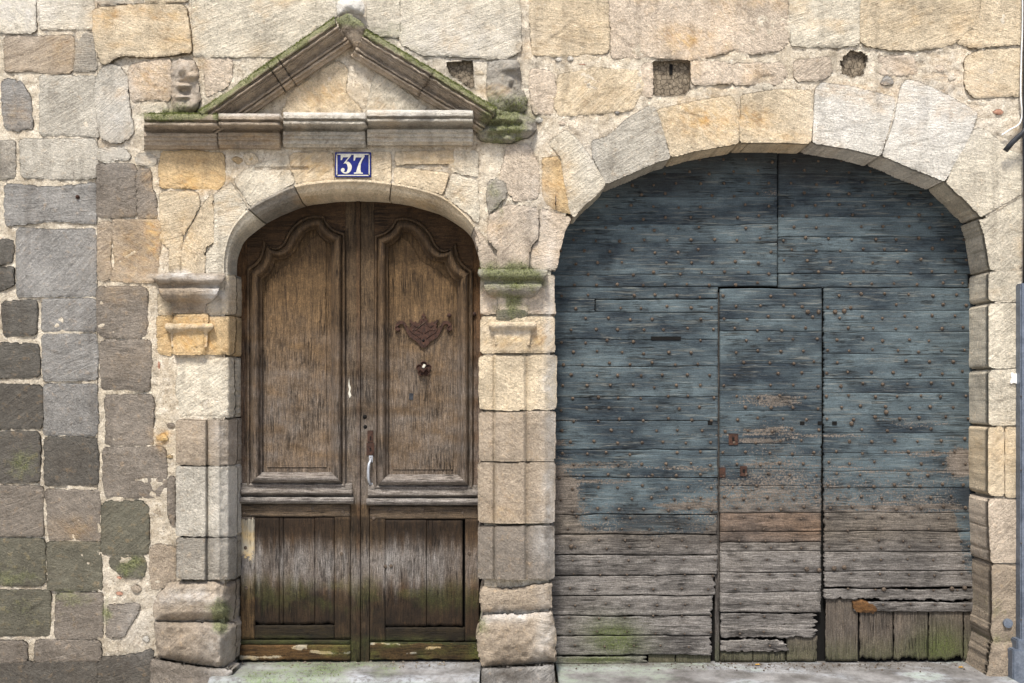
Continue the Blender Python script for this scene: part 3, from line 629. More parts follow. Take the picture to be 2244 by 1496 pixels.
# voussoir faces round the door arch
Vt = '''
c 512,396 530,374 562,360 634,338 632,362 646,400 595,427 548,451
y 638,336 728,333 732,394 714,394 650,404 636,365
y 732,333 856,333 858,398 790,391 736,394
y 864,366 984,378 970,425 915,409 864,398
c 990,380 1046,394 1050,470 1046,488 1018,462 975,430
c 470,424 500,404 508,400 542,454 512,490 497,530 488,575 488,600 452,600 453,552 470,535'''
def slits(X, Y):
    h = 0 * X
    for ax, ay, bx, by in ((870,361,1044,361),(560,370,674,369),(1020,362,1050,380)):
        t = np.clip(((X - ax) * (bx - ax) + (Y - ay) * (by - ay)) / ((bx - ax) ** 2 + (by - ay) ** 2), 0, 1); d = np.hypot(X - ax - t * (bx - ax), Y - ay - t * (by - ay)); h -= 22 * np.exp(-(d / 2.2) ** 2)
    return h
stones(Vt, sd, grow=1.4, hf=slits, h=4, er=2.5, drop=3.5, amp=1.6, amp2=1.8, wob=1.2)
OUTER = [(488,600),(489,560),(497,525),(512,492),(543,457),(590,430),(644,406),(714,395),(789,393),(858,400),(915,411),(970,430),(1013,464),(1040,497),(1053,530)]
INNER_ = [(519,640),(519,578),(527,546),(540,524),(583,490),(625,469),(671,452),(727,443),(789,441),(858,444),(915,455),(965,471),(1010,498),(1034,522),(1046,555)]
INNER = [(x - (1122 - x) * .016, y - (860 - y) * .016) for x, y in INNER_]
def loft(name, A_, B_, i0, i1, parent, prof, color, stain_light_f=None, gap=1.0, tot=46.):
    """moulded arch stone between an outer and an inner curve; prof = (t across, height mm)"""
    a = resample(smoothpath(A_, 8), 99999); b_ = resample(smoothpath(B_, 8), 99999)
    def cut(p):
        q = p[i0 * 8:i1 * 8 + 1]
        L = np.r_[0, np.cumsum(np.linalg.norm(np.diff(q, axis=0), axis=1))]; g = gap
        t = np.linspace(g, L[-1] - g, n); return np.stack([np.interp(t, L, q[:, 0]), np.interp(t, L, q[:, 1])], 1)
    n = max(6, int(np.linalg.norm(np.diff(a[i0 * 8:i1 * 8 + 1], axis=0), axis=1).sum() / 3.5)); a = cut(a); b_ = cut(b_)
    pr = resample([(x * tot, y) for x, y in prof], 2.6); SEED[0] += 1
    t = pr[:, 0] / tot
    X = a[:, None, 0] + (b_ - a)[:, None, 0] * t; Y = a[:, None, 1] + (b_ - a)[:, None, 1] * t; H = np.broadcast_to(pr[:, 1], X.shape).copy()
    H += 2.4 * fbm(X * .03, Y * .03, SEED[0], 3, 51) + 1.6 * fbm(X * .12, Y * .12, SEED[0], 3, 52)
    wx, wy, wz = W(X, Y, -H / 1000); V = np.stack([wx, wy, wz], 2)
    back = []
    last = V[:, -1]
    for k in range(1, 9):
        r = last.copy(); f = k / 8; r[:, 1] = last[:, 1] + (.27 - last[:, 1]) * f; r[:, 2] += .004 * fbm(r[:, 0] * 12, r[:, 1] * 12, SEED[0], 3, 53); back.append(r)
    V = np.concatenate([V, np.stack(back, 1)], 1); mm = V.shape[1]; V = V.reshape(-1, 3)
    F = [(i * mm + j, i * mm + j + 1, (i + 1) * mm + j + 1, (i + 1) * mm + j) for i in range(n - 1) for j in range(mm - 1)]
    for i, rv_ in ((0, 1), (n - 1, 0)):
        ring = V[i * mm:(i + 1) * mm].copy(); ring[:, 2] += .03; ring[:, 1] = .27; k = len(V); V = np.concatenate([V, ring])
        for j in range(mm - 1): F.append((i * mm + j, k + j, k + j + 1, i * mm + j + 1))
    Xf = CX + V[:, 0] * PX; Yf = CY - (V[:, 2] - ZC) * PX
    st = stains_light(Xf, Yf)
    return emit(name, V, F, 'stone', parent, color, st)
PROF = [(0, -6), (.0, 8), (.12, 12), (.2, 4), (.3, -4), (.5, -12), (.7, -34), (.85, -70), (1, -122)]
for i0, i1, c_ in ((0, 4, 'c'), (4, 6, 'g'), (6, 9, 'y'), (9, 13, 'y'), (13, 14, 'p')):
    loft('arch_moulding', OUTER, INNER, i0, i1, sd, PROF, C[c_])
# jambs and pilasters, one block per course
def hL(X, Y):
    h = np.interp(X, [380, 386, 450, 452.5, 457, 480, 484, 500, 520], [58, 58, 58, 16, 34, 32, 20, -12, -125]); return h
def hR(X, Y):
    return np.interp(X, [1050, 1062, 1080, 1083.5, 1087, 1150, 1152.5, 1157, 1193, 1198, 1219], [6, 24, 34, 4, 56, 58, 16, 34, 30, 20, -40])
for (x0, x1, y0, y1, c_) in ((386, 520, 919, 1018, 'q'), (386, 520, 1021, 1174, 'k'), (387, 519, 1178, 1268, 'g')):
    relief('pilaster_block', [(x0, y0), (x0 + 66, y0 + 2), (x1, y0 - 1), (x1 - 1, y1), (x0 + 60, y1 + 1), (x0, y1 - 1)], sd, h=0, hf=hL, er=2.5, drop=4, crack=1, grow=1, amp=2, amp2=2.2, wob=1.3, color=C[c_], skirt=.27, rows=7, cell=2.5)
for (x0, x1, y0, y1, c_) in ((1050, 1220, 778, 897, 'y'), (1050, 1217, 901, 1009, 'q'), (1048, 1216, 1013, 1145, 'q'), (1048, 1215, 1152, 1268, 'n')):
    relief('pilaster_block', [(x0, y0), (x0 + 66, y0 + 2), (x1, y0 - 1), (x1 - 1, y1), (x0 + 60, y1 + 1), (x0, y1 - 1)], sd, h=0, hf=hR, er=2.5, drop=4, crack=1, grow=1, amp=2.4, amp2=2.2, wob=1.3, color=C[c_], skirt=.27, rows=7, cell=3)
# behind the capitals
def splay(X, Y): return np.interp(X, [484, 500, 520], [0, -14, -125])
relief('jamb_stone', [(452,602),(518,602),(518,690),(345,690),(345,640),(400,640)], sd, h=8, hf=splay, er=5, drop=6, color=C['y'], skirt=.27, rows=6)
relief('jamb_stone', [(378,693),(518,692),(518,740),(514,777),(378,777)], sd, h=12, hf=lambda X, Y: 20 * sstep(452, 446, X) + splay(X, Y), er=4, drop=6, color=C['o'], skirt=.27, rows=6, amp2=2)
relief('jamb_stone', [(388,782),(514,782),(516,915),(392,915),(384,850)], sd, h=2, hf=splay, er=8, drop=8, amp=9, amp2=3.5, color=C['c'], skirt=.27, rows=6, extra=lambda X, Y, s: s)
relief('jamb_stone', [(1052,604),(1090,602),(1215,602),(1218,688),(1160,690),(1052,688)], sd, h=5, hf=lambda X, Y: np.interp(X, [1050, 1090, 1094, 1155, 1159, 1195, 1219], [4, 12, 26, 26, 10, 8, -16]), er=5, drop=6, color=C['p'], skirt=.27, rows=6)
relief('jamb_stone', [(1052,692),(1216,692),(1217,772),(1052,774)], sd, h=5, hf=lambda X, Y: np.interp(X, [1050, 1084, 1088, 1155, 1159, 1195, 1219], [4, 12, 26, 26, 10, 8, -16]), er=5, drop=6, color=C['y'], skirt=.27, rows=6, amp2=3)
relief('side_strip', [(366,1044),(384,1040),(385,1158),(375,1150),(366,1135)], sd, h=14, er=4, drop=7, color=C['n'])
# pedestal stones
relief('pedestal_stone', [(346,1300),(372,1272),(519,1270),(519,1300),(514,1360),(338,1360),(334,1330)], sd, h=30, er=18, drop=30, amp=9, amp2=5, bulge=45, hf=lambda X, Y: 8 * fbm(X * .01, Y * .09, 2, 3, 61) - 30 * sstep(470, 490, X) + np.interp(X, [488, 519], [0, -120]), color=C['q'], skirt=.27, rows=5, cell=3)
relief('pedestal_stone', [(338,1362),(517,1362),(517,1445),(500,1462),(420,1455),(345,1440),(338,1400)], sd, h=45, er=14, drop=30, amp=16, amp2=9, bulge=35, hf=lambda X, Y: np.interp(X, [482, 517], [0, -130]), color=C['q'], skirt=.27, rows=5, cell=3)
relief('pedestal_stone', [(330,1442),(420,1458),(500,1466),(512,1470),(470,1560),(325,1560)], sd, h=50, er=12, drop=20, amp=8, amp2=5, bulge=25, color=C['n'], skirt=.1, cell=3.4)
relief('pedestal_stone', [(1053,1284),(1120,1288),(1212,1276),(1208,1300),(1212,1334),(1160,1338),(1055,1343),(1050,1310)], sd, h=22, er=10, drop=16, amp=5, amp2=3, bulge=22, color=C['q'], skirt=.27, rows=5)
relief('pedestal_stone', [(1056,1346),(1210,1340),(1218,1380),(1220,1450),(1140,1458),(1055,1462),(1042,1400)], sd, h=38, er=16, drop=30, amp=13, amp2=8, bulge=38, color=C['q'], skirt=.27, rows=5, cell=3)
relief('pedestal_stone', [(1055,1464),(1215,1456),(1220,1560),(1050,1560)], sd, h=62, er=10, drop=14, amp=5, amp2=4, bulge=18, color=C['b'], skirt=.1, cell=3.4)
# capitals: a profile that returns round both ends
def capital(x0, x1, y0, prof, parent, name, color, mossy=False, nz=(3, 3)):
    """prof: (dy px, inset px, height mm): stacked rings that return at both sides"""
    V = []; pr = []
    for i in range(len(prof) - 1):
        a, b_ = np.array(prof[i], float), np.array(prof[i + 1], float); k = max(1, int(max(abs(b_ - a) * np.array([1, 1, .4])) / 2.5))
        for t in range(k): pr.append(a + (b_ - a) * t / k)
    pr.append(np.array(prof[-1], float)); SEED[0] += 1
    cols = None; rows = []
    for dy, ins, h in pr:
        xa, xb = x0 + ins, x1 - ins; n = 40; row = []
        for k in range(4): row.append((xa, -8 + (h + 8) * k / 4))
        for k in range(n + 1): row.append((xa + (xb - xa) * k / n, h))
        for k in range(4): row.append((xb, h - (h + 8) * (k + 1) / 4))
        rows.append([(x, y0 + dy, hh) for x, hh in row])
    Q = np.array(rows); X, Y, H = Q[..., 0].copy(), Q[..., 1].copy(), Q[..., 2].copy(); s = SEED[0]
    H += nz[0] * 1.5 * fbm(X * .04, Y * .05, s, 3, 71); X += nz[1] * .5 * fbm(X * .05, Y * .08, H * .02 + s, 3, 72); Y += nz[1] * .55 * fbm(X * .05, Y * .08, H * .02 + s + 9, 3, 73)
    wx, wy, wz = W(X, Y, -H / 1000); V = np.stack([wx, wy, wz], 2); m, n = X.shape
    F = [(i * n + j, (i + 1) * n + j, (i + 1) * n + j + 1, i * n + j + 1) for i in range(m - 1) for j in range(n - 1)]
    return emit(name, V.reshape(-1, 3), F, 'stone', parent, color, stains_light(X.ravel(), Y.ravel()))
CAP = [(0, 6, -8), (0, 4, 60), (1, 1, 84), (8, 0, 92), (15, 3, 90), (20, 9, 78), (24, 12, 60), (30, 14, 56), (33, 13, 70), (38, 14, 78), (46, 17, 74), (54, 22, 60), (60, 30, 40), (63, 38, 28), (66, 42, 22), (88, 44, 20), (89, 44, -8)]
capital(334, 494, 599, CAP, sd, 'capital', tuple(v * .9 for v in C['q']), nz=(6, 5))
capital(1047, 1200, 590, CAP, sd, 'capital', C['g'], nz=(3, 4))
AST = [(0, 6, -8), (0, 3, 44), (3, 0, 54), (9, 0, 56), (14, 3, 48), (18, 8, 34), (21, 12, 30), (52, 14, 28), (53, 14, -8)]
capital(362, 468, 708, AST, sd, 'astragal', C['y'], nz=(4, 5)); capital(1071, 1175, 705, AST, sd, 'astragal', C['y'], nz=(3, 4))
relief('neck_block', [(380,688),(457,687),(457,709),(380,710)], sd, h=30, er=3, drop=5, color=C['o'], skirt=.04, wob=1.5)
relief('neck_block', [(1087,676),(1157,676),(1157,704),(1087,705)], sd, h=30, er=3, drop=5, color=C['v'], skirt=.04, wob=1.5)
# level cornice, four blocks
CP = [(a, h_ * 1.2) for a, h_ in [(0, -8), (0, 70), (1, 96), (6, 104), (13, 104), (15, 84), (18, 84), (20, 98), (25, 96), (28, 78), (31, 50), (38, 30), (40, 30), (42, 52), (49, 52), (51, 44), (58, 44), (60, 36), (69, 34), (72, 24), (76, 18), (79, -8)]]
def cor_st(m):
    def f(X, Y, off, H):
        s = stains_light(X, Y); n = fbm(X * .05, Y * .05, 4, 3, 81)
        s[:, 0] = np.maximum(s[:, 0], m * (sstep(30, 4, off) * (1 + n) * .9)); s[:, 3] = np.maximum(s[:, 3], .3 * sstep(24, 34, off) * sstep(44, 38, off) + .18 + .25 * n)  # moss and dirt, plus a dark band painting shade into the recess
        s[:, 2] = np.maximum(s[:, 2], (1 - m) * .7 * sstep(9, 2, off)); return s  # top lip painted pale where it catches the light
    return f
for x0, x1, y0, c_, m in ((316, 476, 249, 'q', 1.0), (479, 613, 248, 'q', .25), (621, 800, 246, 'k', .05), (804, 1036, 241, 'k', .15)):
    q = [(a, b_) for a, b_ in CP]
    o = sweep('cornice_block', [(x0, y0), (x1, y0 + (1 if x0 < 800 else 0))], q, sd, 'stone', side=1, noise=(5, 3), color=tuple(v * 1.15 for v in C[c_]), stain_light_f=cor_st(m), back=.02, pstep=1.8)
# raking cornices
RP = [(a, h_ * 1.25) for a, h_ in [(0, -8), (0, 60), (2, 88), (9, 98), (12, 96), (14, 78), (17, 80), (19, 90), (22, 88), (24, 70), (28, 74), (30, 62), (33, 64), (36, 50), (45, 34), (47, 34), (49, 50), (53, 50), (55, 34), (58, 46), (62, 42), (64, 28), (71, 24), (74, -8)]]
def rake_st(X, Y, off, H):
    s = stains_light(X, Y); n = fbm(X * .05, Y * .05, 4, 3, 82)
    s[:, 0] = np.maximum(s[:, 0], .95 * sstep(24 + 14 * n, 3, off)); s[:, 3] = np.maximum(s[:, 3], (.5 * sstep(32, 42, off) * sstep(56, 48, off) + .25 + .2 * n) * .55); return s  # mossy top, dirt, and recess shade put in as a darker band
for a, b_ in (((437,243), (584,141)), ((586,140), (606,126)), ((608,124.5), (731,41))):
    sweep('raking_cornice_block', [a, b_], RP, sd, 'stone', side=1, noise=(6, 3.5), color=tuple(v * 1.2 for v in C['q']), stain_light_f=rake_st, back=.02, pstep=1.8)
RP2 = [(a * .92, h_) for a, h_ in RP]
for a, b_ in (((803,66), (950,154)), ((952,155), (1086,237))):
    sweep('raking_cornice_block', [a, b_], RP2, sd, 'stone', side=1, noise=(8, 5), color=tuple(v * 1.2 for v in C['q']), stain_light_f=rake_st, back=.02, pstep=1.8)
relief('apex_block', [(734,40),(765,28),(801,55),(800,80),(788,112),(776,104),(752,80)], sd, h=80, er=9, drop=16, amp=10, amp2=6, color=tuple(v * .8 for v in C['q']), skirt=.0, hf=lambda X, Y: -.9 * np.clip(Y - 55, 0, 60), extra=lambda X, Y, s: np.stack([np.maximum(s[:, 0], .9 * sstep(75, 45, Y)), s[:, 1], s[:, 2], np.maximum(s[:, 3], .4)], 1), cell=2.8)
relief('finial_stump', [(736,8),(750,-8),(792,-2),(802,16),(800,36),(770,30),(740,38)], sd, h=55, er=14, drop=30, amp=14, amp2=9, color=C['w'], skirt=.0, cell=2.8)
# carved remains left and right of the pediment
def bumps(lst):
    def f(X, Y):
        h = np.zeros_like(X)
        for x, y, rx, ry, a in lst: h += a * np.exp(-(((X - x) / rx) ** 2 + ((Y - y) / ry) ** 2))
        return h + 3 * fbm(X * .08, Y * .08, 3, 3, 91)
    return f
relief('carved_ornament', [(376,134),(396,128),(426,132),(436,150),(436,190),(442,215),(430,246),(378,246),(374,190)], sd, h=12, er=6, drop=8, amp=6, amp2=7, color=C['q'], skirt=.04, cell=2.2,
       hf=bumps([(406,150,16,16,38),(420,166,10,8,34),(392,152,7,14,14),(403,180,13,4,-10),(404,187,12,4,30),(402,198,9,5,-30),(404,212,15,3.5,30),(404,206,12,4,-12),(400,232,20,12,30),(424,226,12,14,26),(388,200,6,25,12)]),
       extra=lambda X, Y, s: np.stack([np.maximum(s[:, 0], .6 * sstep(212, 240, Y) * sstep(395, 425, X)), s[:, 1], np.maximum(s[:, 2], .25), s[:, 3]], 1))
relief('carved_ornament', [(1068,136),(1090,130),(1135,130),(1143,160),(1140,190),(1156,214),(1152,246),(1080,252),(1064,200)], sd, h=16, er=6, drop=8, amp=6, amp2=7, color=C['g'], skirt=.04, cell=2.2,
       hf=bumps([(1121,148,16,15,52),(1120,156,14,2,-12),(1118,176,8,10,30),(1110,190,7,14,24),(1130,190,6,10,26),(1116,215,20,22,46),(1140,226,10,16,30),(1126,188,3,3,14),(1098,232,14,18,18)]),
       extra=lambda X, Y, s: np.stack([np.maximum(s[:, 0], .75 * sstep(170, 235, Y)), s[:, 1], s[:, 2], s[:, 3]], 1))
relief('mossy_corbel', [(1042,252),(1060,240),(1090,236),(1140,246),(1176,262),(1176,285),(1160,300),(1120,314),(1090,314),(1060,312),(1043,300)], sd, h=40, er=12, drop=30, amp=16, amp2=13, color=C['g'], skirt=.02, cell=2.2,
       hf=bumps([(1100,262,40,8,34),(1080,285,28,7,26),(1130,282,34,9,26),(1088,272,40,4,-18),(1110,302,40,8,10),(1160,270,14,14,12)]),
       extra=lambda X, Y, s: np.stack([np.maximum(s[:, 0], .95 * sstep(1185, 1130, X) * (.7 + .5 * fbm(X * .06, Y * .06, 2, 2, 5))), s[:, 1], s[:, 2], np.maximum(s[:, 3], .25)], 1))

# ------------------------------------------------------------------ gate archway
ga = thing('stone_archway', 'wide low arch of big pale sandstone blocks framing the blue gate', 'archway', (1.4, 0, 0))
G = '''
c 1202,312 1240,284 1262,302 1292,340 1326,398 1321,412 1281,449 1257,475 1248,462 1238,400 1230,345
k 1296,309 1330,300 1372,262 1424,230 1434,234 1449,270 1456,300 1468,346 1441,353 1380,380 1328,402 1300,345
y 1440,240 1520,222 1604,208 1618,250 1617,313 1600,316 1520,330 1472,344 1459,300
y 1625,208 1700,196 1778,198 1781,250 1776,313 1690,310 1622,311
w 1787,194 1800,181 1870,190 1962,214 1955,252 1930,338 1925,340 1860,324 1782,312
w 1974,190 1985,175 2012,178 2080,210 2142,246 2124,302 2070,396 2000,368 1934,340 1960,262
c 2112,310 2140,280 2162,284 2215,330 2246,340 2246,420 2150,474 2110,433 2074,400
c 2150,484 2246,428 2246,582 2210,592 2170,590 2166,560 2158,515 2146,480
c 2168,596 2246,594 2246,656 2205,661 2168,656|c 2168,666 2246,664 2246,800 2200,806 2168,804|c 2168,812 2246,808 2246,930 2168,930
y 2167,937 2198,934 2200,1085 2167,1083|y 2204,936 2246,936 2246,1088 2204,1088|p 2167,1093 2246,1096 2246,1230 2173,1232 2168,1150
q 2174,1237 2246,1240 2246,1400 2180,1410 2172,1385 2176,1340
'''
stones(G, ga, grow=1.9, h=4, er=3, drop=4, amp=2, amp2=2.2, wob=.5, skirt=.27, rows=7, extra=dirt_and_dim(.2))
relief('foot_stone', [(2172,1404),(2246,1402),(2246,1520),(2162,1520),(2160,1478),(2168,1440)], ga, h=14, er=8, drop=14, amp=7, amp2=5, bulge=10, color=C['q'], skirt=.27, rows=6)

# ------------------------------------------------------------------ double door
dd = thing('double_door', 'weathered brown oak double door with curved top panels and blackened mossy foot', 'door', (-.83, DP, .17))
def door_st(k=1.):
    def f(X, Y, *a):
        n = fbm(X * .02, Y * .05, 5, 3, 101); n2 = fbm(X * .12, Y * .015, 5, 3, 102); st = np.zeros((len(X), 4))
        Yn = Y + 18 * n2
        st[:, 1] = np.maximum(.85 * (.8 + .5 * fbm(X * .06, Y * .006, 5, 3, 107)) * sstep(1165, 1225, Yn + 14 * fbm(X * .09, 0 * Y, 5, 3, 103)) * sstep(1320, 1240, Yn + 26 * fbm(X * .09, 0 * Y, 8, 3, 104)), .45 * sstep(960, 1060, Yn) * sstep(1108, 1100, Y)) * k
        st[:, 1] = np.maximum(st[:, 1], .3 * sstep(620, 900, Y) * sstep(1108, 1000, Y) * (1 + n))
        st[:, 3] = np.clip(.45 * sstep(600, 480, Y + 30 * n) + .85 * sstep(1215, 1160, Yn) * sstep(1128, 1134, Y) + .98 * sstep(1268, 1318, Yn), 0, 1)  # the term at the door top paints in the shade under the arch
        st[:, 0] = np.clip(.26 * sstep(1255, 1300, Yn + 20 * n) * sstep(1350, 1310, Yn) * sstep(.0, .5, n + .4) + .4 * sstep(1385, 1410, Y) * (.6 + n), 0, 1)
        return st
    return f
def mir(p, m): return [(2 * 788.5 - x, y + 5) for x, y in p] if m else p
ARC = smoothpath(DOOR[1:-1], 3)
def archtop(x): return float(np.interp(x, [p[0] for p in ARC[3:-3]], [p[1] for p in ARC[3:-3]])) - 14
for m in (0, 1):
    lf = bpy.data.objects.new('door_leaf', None); col.objects.link(lf); lf.parent = dd; lf.empty_display_size = .1
    lf['label'] = 'right leaf with rusty escutcheon, lock plates and pull handle' if m else 'left leaf with plain upper panel'
    X_ = (lambda x: 2 * 788.5 - x) if m else (lambda x: x)
    def R4(a, y0, b_, y1): x0, x1 = sorted((X_(a), X_(b_))); return x0, y0 + 5 * m, x1, y1 + 5 * m
    B0 = DP
    # stiles and top rail: upper framework as one shaped board each
    def fill(name, poly, h, mat, bb=B0, c_=(1, 1, 1), **kw):
        P = mir(poly, m)
        if m: P = P[::-1]
        return relief(name, P, lf, mat, h=h, base=bb, er=2, drop=1.5, amp=.8, amp2=.5, wob=.3, round_=False, skirt=.03, color=c_, stain_light=door_st(), cell=3, **kw)
    fill('stile', [(506,500),(541,500),(541,1108),(506,1108)], 0, 'door_v', c_=(1.0, .8, .62))
    fill('stile', [(757,430),(786.5,430),(786.5,1450),(768,1450),(768,1108),(757,1108)], 0, 'door_v')
    OUT = [(541,588),(556,578),(568,564),(575,545),(577,526)]
    MID = [(577,526),(587,538),(604,543),(620,532),(633,507),(650,487),(671,475),(692,471),(710,473)]
    END = [(710,473),(718,489),(734,503),(756,511)]
    top = smoothpath(OUT, 5)[:-1] + smoothpath(MID, 5)[:-1] + smoothpath(END, 5)
    fill('top_rail', [(541,505),(560,490),(583,474),(671,436),(757,428),(757,511)] + top[::-1][1:-1] + [(541,588)], 1, 'door_h', c_=(.8, .68, .58))
    SO = [[(541,1066),(541,588)], OUT, MID, END, [(756,511),(757,1066)], [(757,1066),(541,1066)]]
    SI = [[(575,1034),(575,612)], [(575,612),(586,604),(595,592),(600,580),(603,570)], [(603,570),(628,566),(645,552),(656,532),(668,514),(681,505),(693,503)], [(693,503),(700,515),(711,526),(726,535)], [(726,535),(726,1034)], [(726,1034),(575,1034)]]
    PF = [(0, -2), (0, 10), (2, 14), (5, 14), (7, 7), (9, 6), (10, 14), (12, 22), (16, 28), (21, 28), (25, 22), (28, 10), (30, 5), (33, 4), (34, -14)]
    PF = [(q_[0], q_[1] * 2.0) for q_ in PF]; pr_ = resample(PF, 1.6); pr_[:, 0] /= 34.
    for so_, si_ in zip(SO, SI):
        cur = len(so_) > 2; aa = smoothpath(so_, 8) if cur else so_; bb_ = smoothpath(si_, 8) if cur else si_
        def eq(p, n_):
            p = np.array(p, float); L = np.r_[0, np.cumsum(np.linalg.norm(np.diff(p, axis=0), axis=1))]; t = np.linspace(0, L[-1], n_); return np.stack([np.interp(t, L, p[:, 0]), np.interp(t, L, p[:, 1])], 1)
        n_ = max(8, int(np.linalg.norm(np.diff(np.array(aa, float), axis=0), axis=1).sum() / 4)); A1, B1 = eq(aa, n_), eq(bb_, n_)
        X = A1[:, None, 0] + (B1 - A1)[:, None, 0] * pr_[None, :, 0]; Y = A1[:, None, 1] + (B1 - A1)[:, None, 1] * pr_[None, :, 0]
        if m: X = 1577 - X; Y = Y + 5
        H = pr_[None, :, 1] + .8 * fbm(X * .05, Y * .02, 3 + m, 3, 61)
        V_ = np.stack(W(X, Y, B0 - H / 1000), 2).reshape(-1, 3) if False else np.stack([np.asarray(q_) for q_ in W(X, Y, B0 - H / 1000)], 2).reshape(-1, 3); k_ = len(pr_)
        F_ = [((i * k_ + j), (i + 1) * k_ + j, (i + 1) * k_ + j + 1, i * k_ + j + 1) for i in range(n_ - 1) for j in range(k_ - 1)]
        if m: F_ = [f[::-1] for f in F_]
        hz = so_[0][1] == so_[-1][1]
        emit('panel_moulding', V_, F_, 'door_h' if hz else 'door_v', lf, (1.15, 1.1, 1.05) if hz else (1.0, .95, .88), np.concatenate([door_st()(X.ravel(), Y.ravel())]) + (np.array([0, .3, 0, 0]) if hz else 0))
    inner = [(575,1030),(575,600),(603,570),(640,556),(662,520),(690,500),(708,503),(722,520),(724,1030)]
    fill('raised_panel', [(566,1040),(566,600),(600,562),(630,552),(655,515),(690,494),(712,498),(732,522),(732,1040)], -16, 'door_v', c_=(1.15, 1.07, .92))
    fill('raised_panel_field', [(584,1023),(584,620),(612,590),(655,565),(680,524),(698,514),(714,532),(716,1023)], -9, 'door_v', c_=(1.28, 1.2, 1.04))
    # belt mouldings
    x0, _, x1, _ = R4(527, 0, 771, 0)
    BM = [(0, -1), (0, 14), (4, 22), (12, 26), (17, 38), (22, 42), (25, 34), (26, 10), (29, 10)]
    sweep('belt_moulding', [(x0, 1058 + 4 * m), (x1, 1058 + 4 * m)], BM, lf, 'door_h', side=1, base=B0, pstep=1.6, noise=(1.2, .6), color=(1.25, 1.25, 1.2), stain_light_f=lambda X, Y, *a: np.stack([0 * X, .75 + 0 * X, 0 * X, .1 + 0 * X], 1))
    x0, _, x1, _ = R4(520, 0, 774, 0)
    TM = [(0, -1), (0, 34), (3, 46), (8, 50), (12, 44), (14, 30), (15, -1)]
    sweep('torus_moulding', [(x0, 1089 + 3 * m), (x1, 1089 + 3 * m)], TM, lf, 'door_h', side=1, base=B0, pstep=1.4, noise=(1.5, .8), color=(1.3, 1.3, 1.28), stain_light_f=lambda X, Y, *a: np.stack([0 * X, .9 + 0 * X, 0 * X, 0 * X], 1))
    # lower framework
    lx0, lx1, ly1 = (527, 767, 1401)
    def bd(name, a, y0, b_, y1, h, mat, g, c_=(1, 1, 1), sf=None, **kw):
        q = R4(a, y0, b_, y1); plank(name, q[0], q[1], q[2], q[3], lf, mat, B0, h=h, grain=g, color=c_, stain_light_f=sf or door_st(), dx=6, dy=3, **kw)
    bd('lower_rail', 527, 1104, 767, 1132, 10, 'door_h', 'x', (1.1, 1.05, .9), gap=.8, sf=lambda X, Y: np.stack([0 * X, .2 + 0 * X, 0 * X, .1 + 0 * X], 1))
    pale = (lambda X, Y: door_st()(X, Y) * np.array([1, 1, 0, .5]) + np.stack([0 * X, .5 * sstep(1300, 1200, Y), .95 * sstep(1300, 1130, Y + 25 * fbm(X * .05, Y * .02, 1, 3, 9)) * sstep(1125, 1150, Y), 0 * X], 1)) if not m else None
    bd('lower_stile', 527, 1132, 558, 1401, 10, 'door_v', 'z', (1.5, 1.4, 1.2) if not m else (1.1, 1.0, .9), sf=pale, gap=.8)
    bd('lower_stile', 733, 1132, 767, 1401, 10, 'door_v', 'z', (1.1, 1.02, .88), gap=.8)
    bd('lower_rail', 558, 1369, 733, 1401, 9, 'door_h', 'x', (.5, .52, .36), gap=1.2, rag=(0, 0, 1.5, 2))
    cuts = [558, 612, 621, 690, 733] if not m else [563, 642, 733]
    for a, b_ in zip(cuts[:-1], cuts[1:]): bd('panel_board', a, 1132 if not m else 1133, b_, 1369, 4 + R.uniform(-1, 1), 'door_v', 'z', (.70, .62, .55), gap=1.3, rag=(0, 0, 0, 3.5))
    bare = lambda X, Y: np.stack([.65 * sstep(-.2, .5, fbm(X * .015, Y * .03, 7 + m, 3, 7)) * (1 if m else sstep(560, 740, X)), 0 * X, .62 * sstep(-.05, .5, fbm(X * .02, Y * .1, 3 + 4 * m, 3, 5)) , .45 + 0 * X], 1)
    bd('lower_rail', 522, 1402, 767, 1413, 12, 'door_h', 'x', (.5, .54, .4), gap=1)
    bd('kick_board', 522, 1413 if not m else 1402, 768, 1449 if not m else 1443, 20 if not m else 14, 'door_h', 'x', (1.15, .95, .6) if not m else (.8, .72, .45), sf=bare, rag=(2, 0, 3 * m, 3), gap=2, amp=1.5)
    if not m:
        plank('astragal', 781, 440, 789, 1450, lf, 'door_v', B0, h=14, grain='z', color=(.9, .8, .72), stain_light_f=door_st(), dx=8, dy=2, gap=.3)
    # pegs
    for k, (x, y) in enumerate([(594,1112),(685,1114),(752,1122),(535,1125),(748,1213),(538,1200),(540,1288)] if not m else [(563,1118),(650,1112),(723,1112),(758,1130),(549,1208),(720,1235),(733,1236)]):
        q = mir([(x, y)], m)[0]
        bm = bmesh.new(); bmesh.ops.create_uvsphere(bm, u_segments=10, v_segments=6, radius=.0105 if k < 7 else .006)
        for v in bm.verts: v.co.y *= .35
        me = bpy.data.meshes.new('peg'); bm.to_mesh(me); bm.free(); me.materials.append(M['iron']); o = bpy.data.objects.new('peg', me); col.objects.link(o); o.parent = lf; o.location = Vector(W(q[0], q[1], B0 - .0105)) - wloc(lf)
